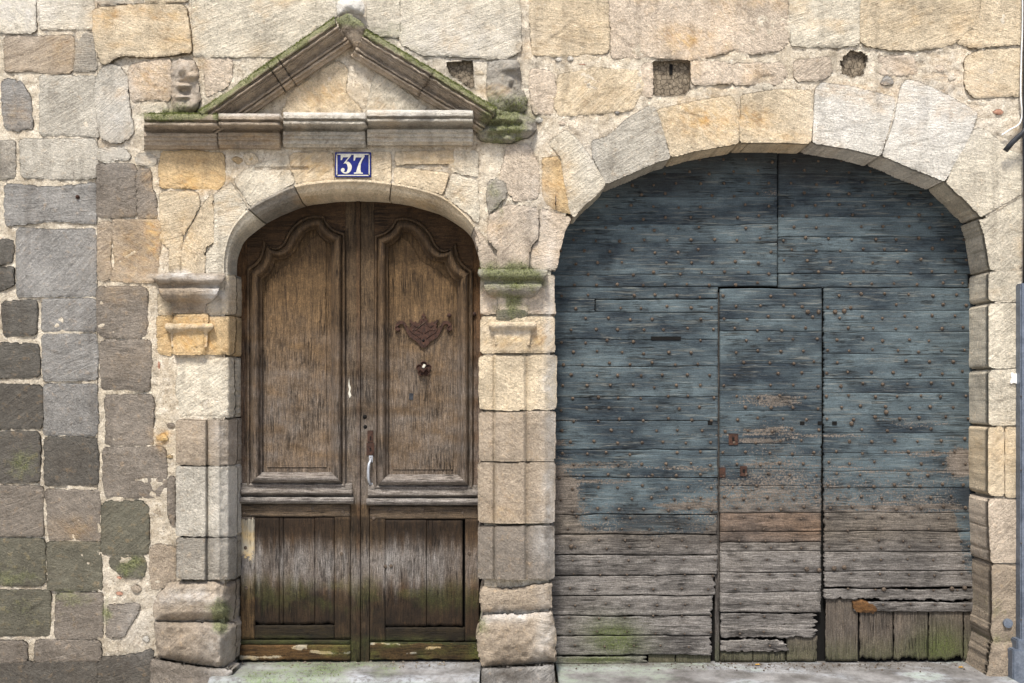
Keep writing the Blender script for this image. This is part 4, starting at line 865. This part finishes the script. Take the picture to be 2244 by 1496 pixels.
    if m:
        # rusty ornate escutcheon
        cxp, s_ = 928.3, 1.0
        half = [(0,685),(5,693),(3,697),(9,700),(9,706),(15,708),(18,703),(21,706),(26,704),(28,700),(32,700),(30,706),(27,710),(30,713),(27,716),(31,722),(34,720),(38,712),(41,705),(48,702),(56,704),(61,710),(62,718),(59,725),(54,727),(51,722),(55,718),(56,714),(52,710),(46,710),(42,715),(38,726),(31,738),(22,744),(14,749),(10,755),(5,760),(0,762)]
        poly = [(cxp + x, y) for x, y in half] + [(cxp - x, y) for x, y in half[::-1][1:-1]]
        extr('escutcheon', poly, DP - .004, DP + .012, 'rust', lf)
        for sg in (-1, 1):
            q = [W(cxp + sg * 57 + 5 * math.cos(t), 719 + 5 * math.sin(t), DP - .005) for t in np.linspace(0, 5, 12)]; tube('scroll', q, .0035, 'rust', lf, 6)
        for sg in (-1, 1):
            for q0 in ([(6,742),(16,734),(26,728),(32,718),(40,712)], [(4,700),(8,712),(16,716),(22,712)], [(2,730),(12,724),(20,722)]):
                tube('raised_scroll', [W(cxp + sg * x, y, DP - .0055) for x, y in smoothpath(q0, 3)], .002, 'rust', lf, 5)
        for x, y in ((928,697),(905,722),(951,722),(928,756)): tube('rivet', [W(x, y, DP - .008), W(x, y, DP)], .0032, 'iron', lf, 8)
        tube('keyhole', [W(928, 746, DP - .0055), W(928, 746, DP + .01)], .008, 'black', lf, 12)
        tube('scratch_wire', [W(910, 723, DP - .006), W(920, 714, DP - .007), W(932, 705, DP - .006)], .0015, 'iron', lf, 5)
        # five-petalled rosette with a square knob
        for k in range(5):
            t = math.radians(90 + 72 * k); c0 = (928.6 + 10 * math.cos(t), 808 - 10 * math.sin(t))
            q = [W(c0[0] + 6.5 * math.cos(a), c0[1] + 6.5 * math.sin(a), DP - .006) for a in np.linspace(0, 2 * math.pi, 13)]
            tube('rosette_petal', q, .0028, 'rust', lf, 6)
            extr('rosette_petal', [(c0[0] + 6 * math.cos(a), c0[1] + 6 * math.sin(a)) for a in np.linspace(0, 2 * math.pi, 12, endpoint=False)], DP - .002, DP + .01, 'rust', lf)
        a = W(928, 808, DP - .02); box('knob', a, (.034, .05, .034), 'rust', lf, .004, rot=(0, math.radians(40), 0)); box('knob_tip', W(929, 802, DP - .048), (.014, .006, .022), 'white_enamel', lf, .002, rot=(0, .5, 0))
        pbox('lock_plate', 805, 943, 817.5, 969, DP - .004, DP, 'rust', lf); pbox('lock_plate', 803, 970, 820, 997, DP - .006, DP, 'rust', lf)
        for x, y, r in ((812, 957, .0042), (812, 982, .0055)):
            tube('keyhole', [W(x, y, DP - .0066), W(x, y, DP)], r, 'black', lf, 10); pbox('keyhole_slot', x - 1, y, x + 1, y + 7, DP - .0066, DP, 'black', lf, 0)
        for x, y, r in ((799.5,913,.012),(800.5,935,.011),(824.5,955,.009)): tube('bore_hole', [W(x, y, DP - .0022), W(x, y, DP + .01)], r, 'black', lf, 14)
        y0_ = DP
        tube('pull_handle', [W(812.5,1005,y0_-.004),W(812,1010,y0_-.02),W(808.5,1016,y0_-.03),W(807,1030,y0_-.034),W(807,1046,y0_-.034),W(809,1056,y0_-.03),W(812,1060,y0_-.016),W(812.5,1064,y0_-.004)], [.006,.006,.007,.008,.008,.007,.006,.006], 'alu', lf, 12)
        pbox('handle_foot', 808.5, 998, 817, 1013, DP - .005, DP, 'alu', lf); pbox('handle_foot', 808.5, 1058, 817, 1072, DP - .005, DP, 'alu', lf)
        for yy in (1002, 1007, 1062, 1068): tube('screw', [W(812.7, yy, DP - .0065), W(812.7, yy, DP)], .0022, 'iron', lf, 8)
        for x, y in ((985,691),(1039,688)):
            bm = bmesh.new(); bmesh.ops.create_uvsphere(bm, u_segments=12, v_segments=8, radius=.013)
            me = bpy.data.meshes.new('bolt_head'); bm.to_mesh(me); bm.free(); me.materials.append(M['rust']); o = bpy.data.objects.new('bolt_head', me); col.objects.link(o); o.parent = lf; o.location = Vector(W(x, y, DP - .006)) - wloc(lf)
        extr('paper_scrap', [(897,861),(906,862),(905,876),(896,875)], DP + .0065, DP + .012, 'black_rubber', lf)
    else:
        extr('paint_flake', [(765,828),(766,842),(769,850),(767,858),(770,866),(766,872),(763,862),(765,852),(763,845)], DP - .0025, DP, 'white_enamel', lf)

# black sheets added behind both doorways, standing in for the dark in the gaps
hb = pbox('dark_backing', 500, 420, 1070, 1500, DP + .045, DP + .06, 'black', dd, 0)

# ------------------------------------------------------------------ carriage gate
cg = thing('carriage_gate', 'wide studded plank gate with peeling blue paint and a wicket door', 'gate', (1.38, DP, .16))
GARC = smoothpath(GATE[1:-4], 3)
def gx_range(y):
    L = [p for p in GARC if p[0] < 1690]; Rr = [p for p in GARC if p[0] >= 1690]
    L = sorted(L, key=lambda p: p[1]); Rr = sorted(Rr, key=lambda p: p[1])
    return float(np.interp(y, [p[1] for p in L], [p[0] for p in L])) - 12, float(np.interp(y, [p[1] for p in Rr], [p[0] for p in Rr])) + 4
# where the nails sit (their rust marks the bare boards)
nails = []
def par_of(x, y):
    if y < 630: return gl if x < 1704 else gr
    return gl if x < 1575 else (wk if x < 1802 else gr)
row = 0; y = 352
while y < 1122:
    x = 1232 + (25 if row % 2 else 0) + R.uniform(-3, 3)
    while x < 2128:
        a, b_ = gx_range(y); xx, yy = x + R.uniform(-5, 5), y + R.uniform(-3.5, 3.5) - (x - 1650) * .006
        if a + 20 < xx < b_ - 16 and abs(xx - 1575) > 8 and (abs(xx - 1705) > 7 or y > 640) and (abs(xx - 1802) > 7 or y < 625) and R.random() > .05 and not (1420 < xx < 1500 and 733 < yy < 750):
            nails.append((xx, yy, R.uniform(.0074, .0104)))
        x += 50.5
    row += 1; y += 24.6
for y in (1134, 1160, 1184, 1199, 1228, 1259, 1291, 1324, 1352, 1386, 1415):
    x = 1238 + R.uniform(0, 30)
    while x < 2124:
        if (y < 1330 or x < 1560 or 1590 < x < 1700) and abs(x - 1575) > 9 and abs(x - 1802) > 9: nails.append((x + R.uniform(-6, 6), y + R.uniform(-3, 3), R.uniform(.005, .0075)))
        x += 61
for x, y in ((1768,1247),(1795,1249),(1828,1245),(1850,1243),(1937,1291),(2086,1290),(2114,1288),(1866,928),(1942,903),(1252,1197),(1770,683),(1794,683),(1830,683),(1850,681)): nails.append((x, y, .0135))
def gate_st(X, Y):
    n = fbm(X * .008, Y * .012, 3, 4, 111); n2 = fbm(X * .006, Y * .09, 8, 3, 112); st = np.zeros((len(X), 4))
    edge = np.interp(X, [1215, 1240, 1270, 1330, 1500, 1573, 1577, 1650, 1700, 1800, 1805, 1900, 2000, 2070, 2100, 2125], [1075, 1085, 1160, 1235, 1220, 1165, 1160, 1160, 1140, 1130, 1150, 1165, 1175, 1210, 1290, 1310])
    dd_ = Y - np.interp(X, [1215, 1250, 1300, 1540, 1573, 1576, 1802, 1804, 2090, 2112, 2125], [1060, 1120, 1190, 1185, 1150, 1124, 1124, 1126, 1126, 1240, 1260]) + 22 * n
    pt = np.interp(dd_, [-330, -200, -90, -8, 6, 40], [.76, .66, .575, .51, .36, .1]) + .05 * n
    pt -= .13 * np.exp(-(((X - 1700) / 75) ** 2 + ((Y - 880) / 120) ** 2)) * (1 + n)           # worn round the wicket
    pt -= .05 * sstep(960, 1060, Y) * np.exp(-((X - 1700) / 180) ** 2)
    pt -= .16 * np.exp(-(((X - 1690) / 30) ** 2 + ((Y - 420) / 14) ** 2)) + .2 * np.exp(-(((X - 1780) / 30) ** 2 + ((Y - 410) / 10) ** 2))
    pt -= .9 * np.exp(-(((X - 2110) / 24) ** 2 + ((Y - 1012) / 24) ** 2)) + .8 * np.exp(-(((X - 1225) / 26) ** 2 + ((Y - 1085) / 36) ** 2))
    pt -= .12 * sstep(.16, .45, n2)
    st[:, 2] = np.clip(pt, 0, 1)
    st[:, 1] = np.clip(.25 + .6 * sstep(1160, 1230, Y) + .2 * n, 0, 1)
    st[:, 3] = np.clip(.75 * sstep(440, 350, Y + 40 * n) + .35 * sstep(1.0, -.2, (2125 - X) / 90 + 0 * Y) * sstep(620, 420, Y) + .5 * sstep(.05, .4, n) * sstep(1000, 1150, Y) + .45 * sstep(.05, .4, -n2) * sstep(1100, 1200, Y), 0, .85)  # top and upper-right terms paint the arch's shadow; later terms are real staining
    y_, x_ = Y.min(), X.min()
    for nx_, ny_, nr_ in nails:
        if y_ - 20 < ny_ < Y.max() + 20 and x_ - 40 < nx_ < X.max() + 40:
            k_ = 9 if nr_ < .013 else 14
            st[:, 3] = np.maximum(st[:, 3], (.95 if ny_ > 1105 else .5) * np.exp(-(((X - nx_) / (k_ * 1.5 if ny_ > 1105 else 7)) ** 2 + ((Y - ny_ - 1) / (k_ * .55)) ** 2)))
    st[:, 0] = np.clip(1.1 * np.exp(-(((X - 1345 - .3 * (Y - 1390)) / 62) ** 2 + ((Y - 1400) / 42) ** 2)) + .8 * np.exp(-(((X - 1290) / 90) ** 2 + ((Y - 1446) / 10) ** 2)), 0, 1)
    return st
def leaf(name, label):
    o = bpy.data.objects.new(name, None); col.objects.link(o); o.parent = cg; o.empty_display_size = .1; o['label'] = label; return o
gl = leaf('gate_leaf', 'left fixed leaf with a black letter slot'); gr = leaf('gate_leaf', 'right leaf with short upright boards at its foot'); wk = leaf('wicket_door', 'narrow wicket door between the two leaves, rotten at the bottom')
GB = DP
def hplank(par, x0, y0, x1, y1, wood=0., **kw):
    c_ = (1, 1, 1) if y0 < 1120 else (.94, .95, .93)
    if par is wk and 1120 < y0 < 1180: c_ = (1.0, .78, .62)
    if wood: c_ = (1 * wood, .96 * wood, .92 * wood)
    rg = kw.pop('rag', (0, 1.2, 0, 0) if y0 < 1120 else (0, 3, .8, .8))
    return plank('plank', x0, y0, x1, y1, par, 'gate_h', GB, h=R.uniform(-1.5, 1.5), color=c_, stain_light_f=gate_st, rag=rg, gap=.3 if y0 < 1120 else 1.6, amp=.7 if y0 < 1120 else 1.6, wave=2.6, bev=.6 if y0 < 1120 else 2.0, **kw)
YL = [334, 380, 431, 492, 533, 602, 654, 684, 744, 803, 870, 922, 985, 1046, 1127, 1171, 1216, 1260, 1305, 1350, 1393, 1437]
for y0, y1 in zip(YL[:-1], YL[1:]):
    a, _ = gx_range(y0 if y1 < 600 else y1); a = min(gx_range(y0)[0], gx_range(y1)[0]) if y1 < 600 else 1206
    if y1 <= 603: hplank(gl, a, y0, 1704, y1)
    elif y0 == 602: hplank(gl, 1206, 602, 1704, 627); hplank(gl, 1206, 628, 1574, 654)
    elif y0 == 654: hplank(gl, 1206, 654, 1304, 684); hplank(gl, 1305.5, 656, 1574, 684)
    else: hplank(gl, 1206, y0, {1260: 1570, 1305: 1565, 1350: 1562, 1393: 1562}.get(y0, 1574), y1, rag=(0, 7 if y0 > 1250 else 2, .8, 2 if y0 > 1290 else .8), skew=(2, 2) if 500 < y0 < 640 else (0, 0))
hplank(gl, 1206, 1438, 1424, 1456, rag=(0, 14, 2, 2))
YR = [334, 380, 431, 475, 519, 551, 600, 631, 680, 728, 776, 830, 861, 910, 949, 993, 1032, 1068, 1123, 1164, 1208, 1251, 1287, 1342]
for y0, y1 in zip(YR[:-1], YR[1:]):
    b_ = max(gx_range(y0)[1], gx_range(y1)[1]) if y1 < 640 else 2150
    if y1 <= 602: hplank(gr, 1706, y0, b_, y1)
    elif y0 == 600: plank('plank', 1706, 600, 2122, 630, gr, 'gate_h', GB, h=3, color=(1, 1, 1), stain_light_f=gate_st, gap=1.4)
    elif y0 == 1287: hplank(gr, 1804, 1290, 2150, 1318, rag=(3, 0, 1, 6)); hplank(gr, 1868, 1318, 2150, 1342, rag=(12, 0, 1, 2))
    else: hplank(gr, 1804.5, y0, 2150, y1, rag=(3, 0, 0, 0))
YW = [632, 669, 699, 725, 797, 855, 900, 972, 999, 1027, 1064, 1123, 1164, 1187, 1207, 1254, 1297, 1342]
for y0, y1 in zip(YW[:-1], YW[1:]): hplank(wk, 1578, y0, 1801, y1, rag=(0, 2.5 if y0 > 950 else .5, 0, 0))
hplank(wk, 1578, 1343, 1796, 1400, rag=(2, 18, 2, 5), hf=lambda X, Y: 5 * fbm(X * .01, Y * .16, 4, 4, 6), dy=1.6)
hplank(wk, 1578, 1400, 1735, 1432, rag=(2, 18, 4, 5), hf=lambda X, Y: 5 * fbm(X * .01, Y * .16, 4, 4, 6), dy=1.6)
def foot_st(X, Y):
    n = fbm(X * .03, Y * .03, 5, 3, 120); st = np.zeros((len(X), 4)); st[:, 1] = .35; st[:, 0] = np.clip(.75 * np.exp(-(((X - 2060) / 55) ** 2 + ((Y - 1410) / 40) ** 2)) + .35 * sstep(1380, 1440, Y), 0, 1); st[:, 3] = .42 + .2 * n; return st
def vplank(par, x0, y0, x1, y1, h=-14, **kw):
    return plank('upright_board', x0, y0, x1, y1, par, 'gate_v', GB, h=h, grain='z', color=(.86, .76, .60), stain_light_f=foot_st, dx=6, dy=2.4, gap=2, amp=1.5, bev=3, **kw)
for i, (a, b_) in enumerate(((1807, 1881), (1882, 1957), (1957, 2034), (2034, 2111), (2111, 2140))): vplank(gr, a, 1310 if i == 0 else 1336, b_, 1451, rag=(2, 0, 0, 10 if i else 3))
vplank(wk, 1723, 1392, 1793, 1451, rag=(0, 3, 0, 2)); vplank(wk, 1578, 1426, 1650, 1451); vplank(wk, 1650, 1426, 1722, 1451); vplank(gl, 1420, 1430, 1480, 1456); vplank(gl, 1480, 1430, 1558, 1456)
plank('meeting_post', 1566, 640, 1577, 1452, gl, 'gate_v', GB, h=-18, grain='z', color=(.45, .45, .45), stain_light_f=foot_st, dx=8, dy=2.4)
# peeled ochre wood on the broken ends
relief('splintered_end', [(1868,1318),(1890,1312),(1922,1330),(1920,1342),(1880,1344),(1870,1334)], gr, M['door_h'], h=5, base=GB, er=4, drop=5, amp=2, amp2=4, color=(1.6, 1.2, .78), stain_light=False, skirt=.01, cell=2.2)
pbox('letter_slot', 1427, 737, 1492, 745, GB - .0045, GB + .01, 'black', gl, .0005)
pbox('square_hole', 2122, 604, 2140, 621, GB - .001, GB + .02, 'black', gr, .0)
pbox('dark_backing', 1195, 300, 2175, 1500, GB + .05, GB + .065, 'black', cg, 0)  # added black sheet for the darkness seen between the boards
for x0, y0, x1, y1 in ((1597, 950, 1618, 975), (1622, 1021, 1637, 1043), (1577, 1024, 1590, 1046)): pbox('lock_plate', x0, y0, x1, y1, GB - .005, GB + .006, 'rust', wk, .001)
for x, y in ((1607,962),(1630,1032)): pbox('keyhole', x - 2.5, y - 4, x + 2.5, y + 4, GB - .006, GB, 'black', wk, 0)
for x, y, par in ((1556,927,gl),(1758,927,wk),(1797,927,wk),(1829,927,gr)): pbox('square_mortise', x - 5, y - 4, x + 5, y + 4, GB - .003, GB + .01, 'black', par, 0)
# hand-made nails
bm = bmesh.new(); bmesh.ops.create_uvsphere(bm, u_segments=9, v_segments=6, radius=1)
for v in bm.verts: v.co.y *= .75; v.co.x *= 1 + .12 * math.sin(5 * v.co.z)
nme = bpy.data.meshes.new('nail'); bm.to_mesh(nme); bm.free(); nme.materials.append(M['iron'])
nme.polygons.foreach_set('use_smooth', [True] * len(nme.polygons))
nails.sort(key=lambda n_: -n_[2])
for x, y, r in nails[:290]:
    o = bpy.data.objects.new('nail', nme); col.objects.link(o); p = par_of(x, y); o.parent = p; o.scale = (r, r, r * R.uniform(.85, 1.1)); o.rotation_euler = (0, R.uniform(0, 6), 0)
    o.location = Vector(W(x, y, GB - .001)) - wloc(p)
V = []; F = []; nv = np.array([v.co for v in nme.vertices]); nf = [tuple(p.vertices) for p in nme.polygons]
for x, y, r in nails[290:]:
    k = sum(len(a) for a in V); V.append(nv * r + np.array(W(x, y, GB - .001))); F += [tuple(i + k for i in f) for f in nf]
if V: emit('nail', np.concatenate(V), F, 'iron', cg, kind='stuff')

# ------------------------------------------------------------------ house number plate
hn = thing('house_number_plate', 'blue enamel house number plate reading 37 above the brown door', 'number plate', W(773, 360, -.02))
pbox('plate', 734, 333, 813, 388, -.016, -.008, 'blue_enamel', hn, .002)
for a in ((737,336.5,810,338.6),(737,382.8,810,385),(737,336.5,739,385),(808,336.5,810,385)): pbox('border_line', *a, -.0168, -.0155, 'white_enamel', hn, 0)
def t5(pts): return [(560 + x / 3.74, y / 3.74) for x, y in pts]
three = smoothpath([(744,1322),(768,1328),(785,1350),(788,1376),(776,1404),(748,1421),(718,1416),(700,1398),(703,1382),(716,1375),(729,1383),(728,1398),(722,1405),(738,1411),(750,1400),(756,1374),(749,1346),(734,1337),(720,1340)], 4)
extr('numeral_three', t5([(698,1266),(783,1266),(783,1274)] + three + [(762,1287),(716,1287),(708,1310),(698,1310)]), -.0176, -.0155, 'white_enamel', hn)
extr('numeral_seven', t5([(805,1266),(893,1266),(893,1282),(874,1312),(862,1345),(860,1385),(864,1412),(879,1414),(879,1422),(806,1422),(806,1414),(824,1410),(832,1380),(845,1340),(872,1292),(874,1288),(822,1288),(813,1314),(804,1314)]), -.0176, -.0155, 'white_enamel', hn)
for x, y in ((740,340),(807,340),(740,382),(807,382)): tube('screw', [W(x, y, -.0185), W(x, y, -.014)], .0036, 'rust', hn, 8)

# ------------------------------------------------------------------ steps and street
def slab(name, label, cat, x0, x1, z, yf, yb, zb, stf, skew=0):
    nx, ny = 160, 46
    u, v = np.meshgrid(np.linspace(0, 1, nx), np.linspace(0, 1, ny))
    X = x0 + (x1 - x0) * u; Y = yb + (yf - yb) * v; Y = Y + .008 * fbm(X * 5, 0 * X, 1, 3, 5) * v
    Z = z + .004 * fbm(X * 4, Y * 4, 2, 4, 130) - .018 * sstep(.9, 1.0, v) ** 2
    V = np.stack([X, Y, Z], 2).reshape(-1, 3); idx = np.arange(nx * ny).reshape(ny, nx)
    F = np.stack([idx[:-1, :-1], idx[1:, :-1], idx[1:, 1:], idx[:-1, 1:]], 2).reshape(-1, 4).tolist()
    base = V[idx[-1]]; prev = idx[-1]
    for k in range(1, 9):
        r = base.copy(); r[:, 2] = base[:, 2] + (zb - base[:, 2]) * k / 8; r[:, 1] += .01 * fbm(r[:, 0] * 9, r[:, 2] * 9, 3, 3, 131); n0 = len(V); V = np.concatenate([V, r])
        cur = np.arange(n0, n0 + nx); F += [(prev[i], cur[i], cur[i + 1], prev[i + 1]) for i in range(nx - 1)]; prev = cur
    for i in (0, nx - 1):
        l = V[idx[:, i]]; r = l.copy(); r[:, 2] = zb; n0 = len(V); V = np.concatenate([V, r]); F += [(idx[j, i], idx[j + 1, i], n0 + j + 1, n0 + j) if i == 0 else (idx[j + 1, i], idx[j, i], n0 + j, n0 + j + 1) for j in range(ny - 1)]
    o = emit(name, V, F, 'pave', None, (1, 1, 1), np.clip(stf(V), 0, 1)); tag(o, label, cat); return o
def st1(V):
    n = fbm(V[:, 0] * 6, V[:, 1] * 6, V[:, 2] * 6, 4, 140); s = np.zeros((len(V), 4))
    s[:, 0] = 1.1 * sstep(.34, -.1, np.abs(V[:, 0] + 1.2) - .25 + .4 * n) * .7 + .8 * sstep(.155, .13, V[:, 2]) * (.5 + n); s[:, 2] = .22 * sstep(.0, -.05, V[:, 1]) + n * .4; s[:, 3] = .8 * sstep(.14, .22, V[:, 1]) ; return s
slab('doorstep', 'worn pale stone doorstep with green algae below the brown double door', 'doorstep', W(470, 0, 0)[0], W(1052, 0, 0)[0], .164, -.11, .26, -.02, st1)
def st2(V):
    n = fbm(V[:, 0] * 4, V[:, 1] * 8, V[:, 2] * 6, 4, 141); s = np.zeros((len(V), 4)); s[:, 0] = .5 * sstep(.1, .5, n + .3 * (V[:, 0] < 1.1)); s[:, 2] = .12 + n; s[:, 3] = .7 * sstep(.12, .2, V[:, 1]); return s
slab('gate_sill', 'long pale concrete sill running under the blue gate', 'sill', W(1222, 0, 0)[0], W(2205, 0, 0)[0], .152, -.34, .27, -.02, st2)
def ground():
    V = []; F = []
    xs = [-60, 60]; ys = [-60, .3]
    o = emit('road', [(-60, -60, 0), (60, -60, 0), (60, .28, 0), (-60, .28, 0)], [(0, 1, 2, 3)], 'road', None, smooth=False); o['kind'] = 'structure'
ground()
def debris(label, pts, n, sx, sy):
    V = []; F = []
    for i in range(n):
        cx_, cy_, cz_ = pts; c0 = np.array([cx_ + R.gauss(0, sx), min(cy_ + R.gauss(0, sy), DP - .01), cz_]); r = R.uniform(.0025, .0085) if R.random() < .3 else R.uniform(.0015, .004)
        k = len(V)
        for d in ((1,0,0),(0,1,0),(-1,0,0),(0,-1,0),(0,0,.9),(0,0,-.4)): V.append(tuple(c0 + np.array(d) * r * R.uniform(.6, 1.3)))
        for f in ((0,1,4),(1,2,4),(2,3,4),(3,0,4),(1,0,5),(2,1,5),(3,2,5),(0,3,5)): F.append(tuple(k + q for q in f))
    o = emit('grit', V, F, 'iron' if 'gate' in label else 'mortar', None, smooth=False, kind='stuff'); tag(o, label, 'grit')
debris('pale grit and crumbs scattered on the doorstep', (-.85, .15, .168), 260, .42, .035)
debris('dark grit and rust crumbs scattered along the gate sill', (1.7, .14, .156), 420, .62, .045)
for i, (x, y, yy, lab) in enumerate(((2106, 1447, .12, 'small yellow dry leaf lying on the gate sill near the right jamb'), (1660, 1452, .17, 'small brown dry leaf lying on the gate sill under the wicket door'))):
    X, _, Z = W(x, y, yy); Z = .158
    P = [(X - .016, yy, Z), (X - .006, yy - .008, Z + .004), (X + .008, yy - .006, Z + .003), (X + .018, yy + .002, Z + .001), (X + .006, yy + .009, Z + .006), (X - .008, yy + .007, Z + .004)]
    o = emit('dry_leaf', P + [(a, b_, c_ - .0012) for a, b_, c_ in P], [(0,1,2,3,4,5), (11,10,9,8,7,6)] + [(k, k + 6, (k + 1) % 6 + 6, (k + 1) % 6) for k in range(6)], 'leaf'); tag(o, lab, 'leaf')

# moss grows in small ragged tufts where it is thickest
def moss_tufts():
    P = np.concatenate(TUFT); r = np.random.RandomState(3); pn = fbm(P[:, 0] * 14, P[:, 2] * 14, P[:, 1] * 14, 3, 77); P = P[pn > -.12]
    if len(P) > 9000: P = P[r.choice(len(P), 9000, False)]
    V = []; F = []; k = 0
    for p in P:
        for q in range(5):
            c0 = p + r.normal(0, .003, 3); d = np.array([r.normal(0, .5), -abs(r.normal(.5, .4)), abs(r.normal(.7, .4))]); d /= np.linalg.norm(d); L = r.uniform(.003, .008)
            sd1 = np.cross(d, r.normal(0, 1, 3)); sd1 /= np.linalg.norm(sd1) + 1e-9; wd = r.uniform(.0012, .0026)
            V += [c0 - sd1 * wd, c0 + sd1 * wd, c0 + d * L]; F.append((k, k + 1, k + 2)); k += 3
    b = NB('moss_cushions'); n = b.noise(60, 3, .6); M['moss'] = b.out(b.mix(b.rng(n, .35, .65, 0, 1), lin((62, 70, 36)), lin((142, 148, 88))), None, .95)
    o = emit('moss', V, F, 'moss', None, smooth=False, kind='stuff'); o['label'] = 'ragged green moss growing on the cornice, capital and carved ledges'
moss_tufts()

# ------------------------------------------------------------------ pipe, cables, small fixings at the right edge
pp = thing('conduit_cover', 'grey galvanised steel conduit cover running up the right edge of the wall', 'conduit', W(2250, 1500, 0))
pbox('channel', 2237, 620, 2262, 1423, -.055, 0, 'zinc', pp, .006); pbox('foot_cover', 2220, 1424, 2268, 1520, -.075, 0, 'zinc', pp, .006)
pbox('collar', 2229, 1402, 2266, 1428, -.068, 0, 'zinc', pp, .006)
for y in (868, 1030, 1190, 1358): tube('rivet', [W(2238, y, -.058), W(2238, y, -.05)], .004, 'iron', pp, 8)
pc = [W(x, y, -.03) for x, y in ((2247,-120),(2246,150),(2244,300),(2247,450),(2245,630))]
tag(tube('dark_conduit', pc, .009, 'black_rubber'), 'dark blue-black conduit tube rising along the top right edge', 'conduit')
wc = smoothpath([(2240,-120),(2241,40),(2238,130),(2237,210),(2240,250),(2233,272),(2215,283),(2195,296)], 5)
tag(tube('white_cable', [W(x, y, -.022) for x, y in wc], .0042, 'white_plastic', None, 8), 'thin white cable curving into the wall at upper right', 'cable')
o = tube('black_tube', [W(2260,272,-.09), W(2240,292,-.075), W(2218,312,-.06), W(2203,330,-.045)], .0145, 'black_rubber', None, 12); tag(o, 'short thick black tube end poking out above the right side of the gate arch', 'tube')
o = extr('survey_disc', [(2210 + 10 * math.cos(t), 1366 + 10 * math.sin(t)) for t in np.linspace(0, 2 * math.pi, 28, endpoint=False)], -.018, -.004, 'zinc'); tag(o, 'small round metal survey disc on the lower right jamb', 'disc')
o = extr('bracket_plate', [(2216,818),(2219,816),(2225,820),(2230,817),(2231,822),(2229,830),(2231,838),(2229,841),(2222,838),(2216,841),(2214,837),(2217,829)], -.016, -.004, 'white_plastic'); tag(o, 'little white notched plate screwed to the right jamb', 'plate')
o = tube('iron_hook', [W(1218,428,-.03), W(1218,442,-.032), W(1216,446,-.03), W(1218,448,0)], .003, 'iron', None, 8); tag(o, 'thin iron pin in the ochre stone left of the gate arch', 'pin')
o = tube('rusty_plug', [W(170,431,-.014), W(170,431,.02)], .011, 'rust', None, 10); tag(o, 'rusty iron plug in a blue-grey block of the left wall', 'plug')
for x, y in ((1445,68),(1446,86),(1560,64),(1565,80)):
    pass
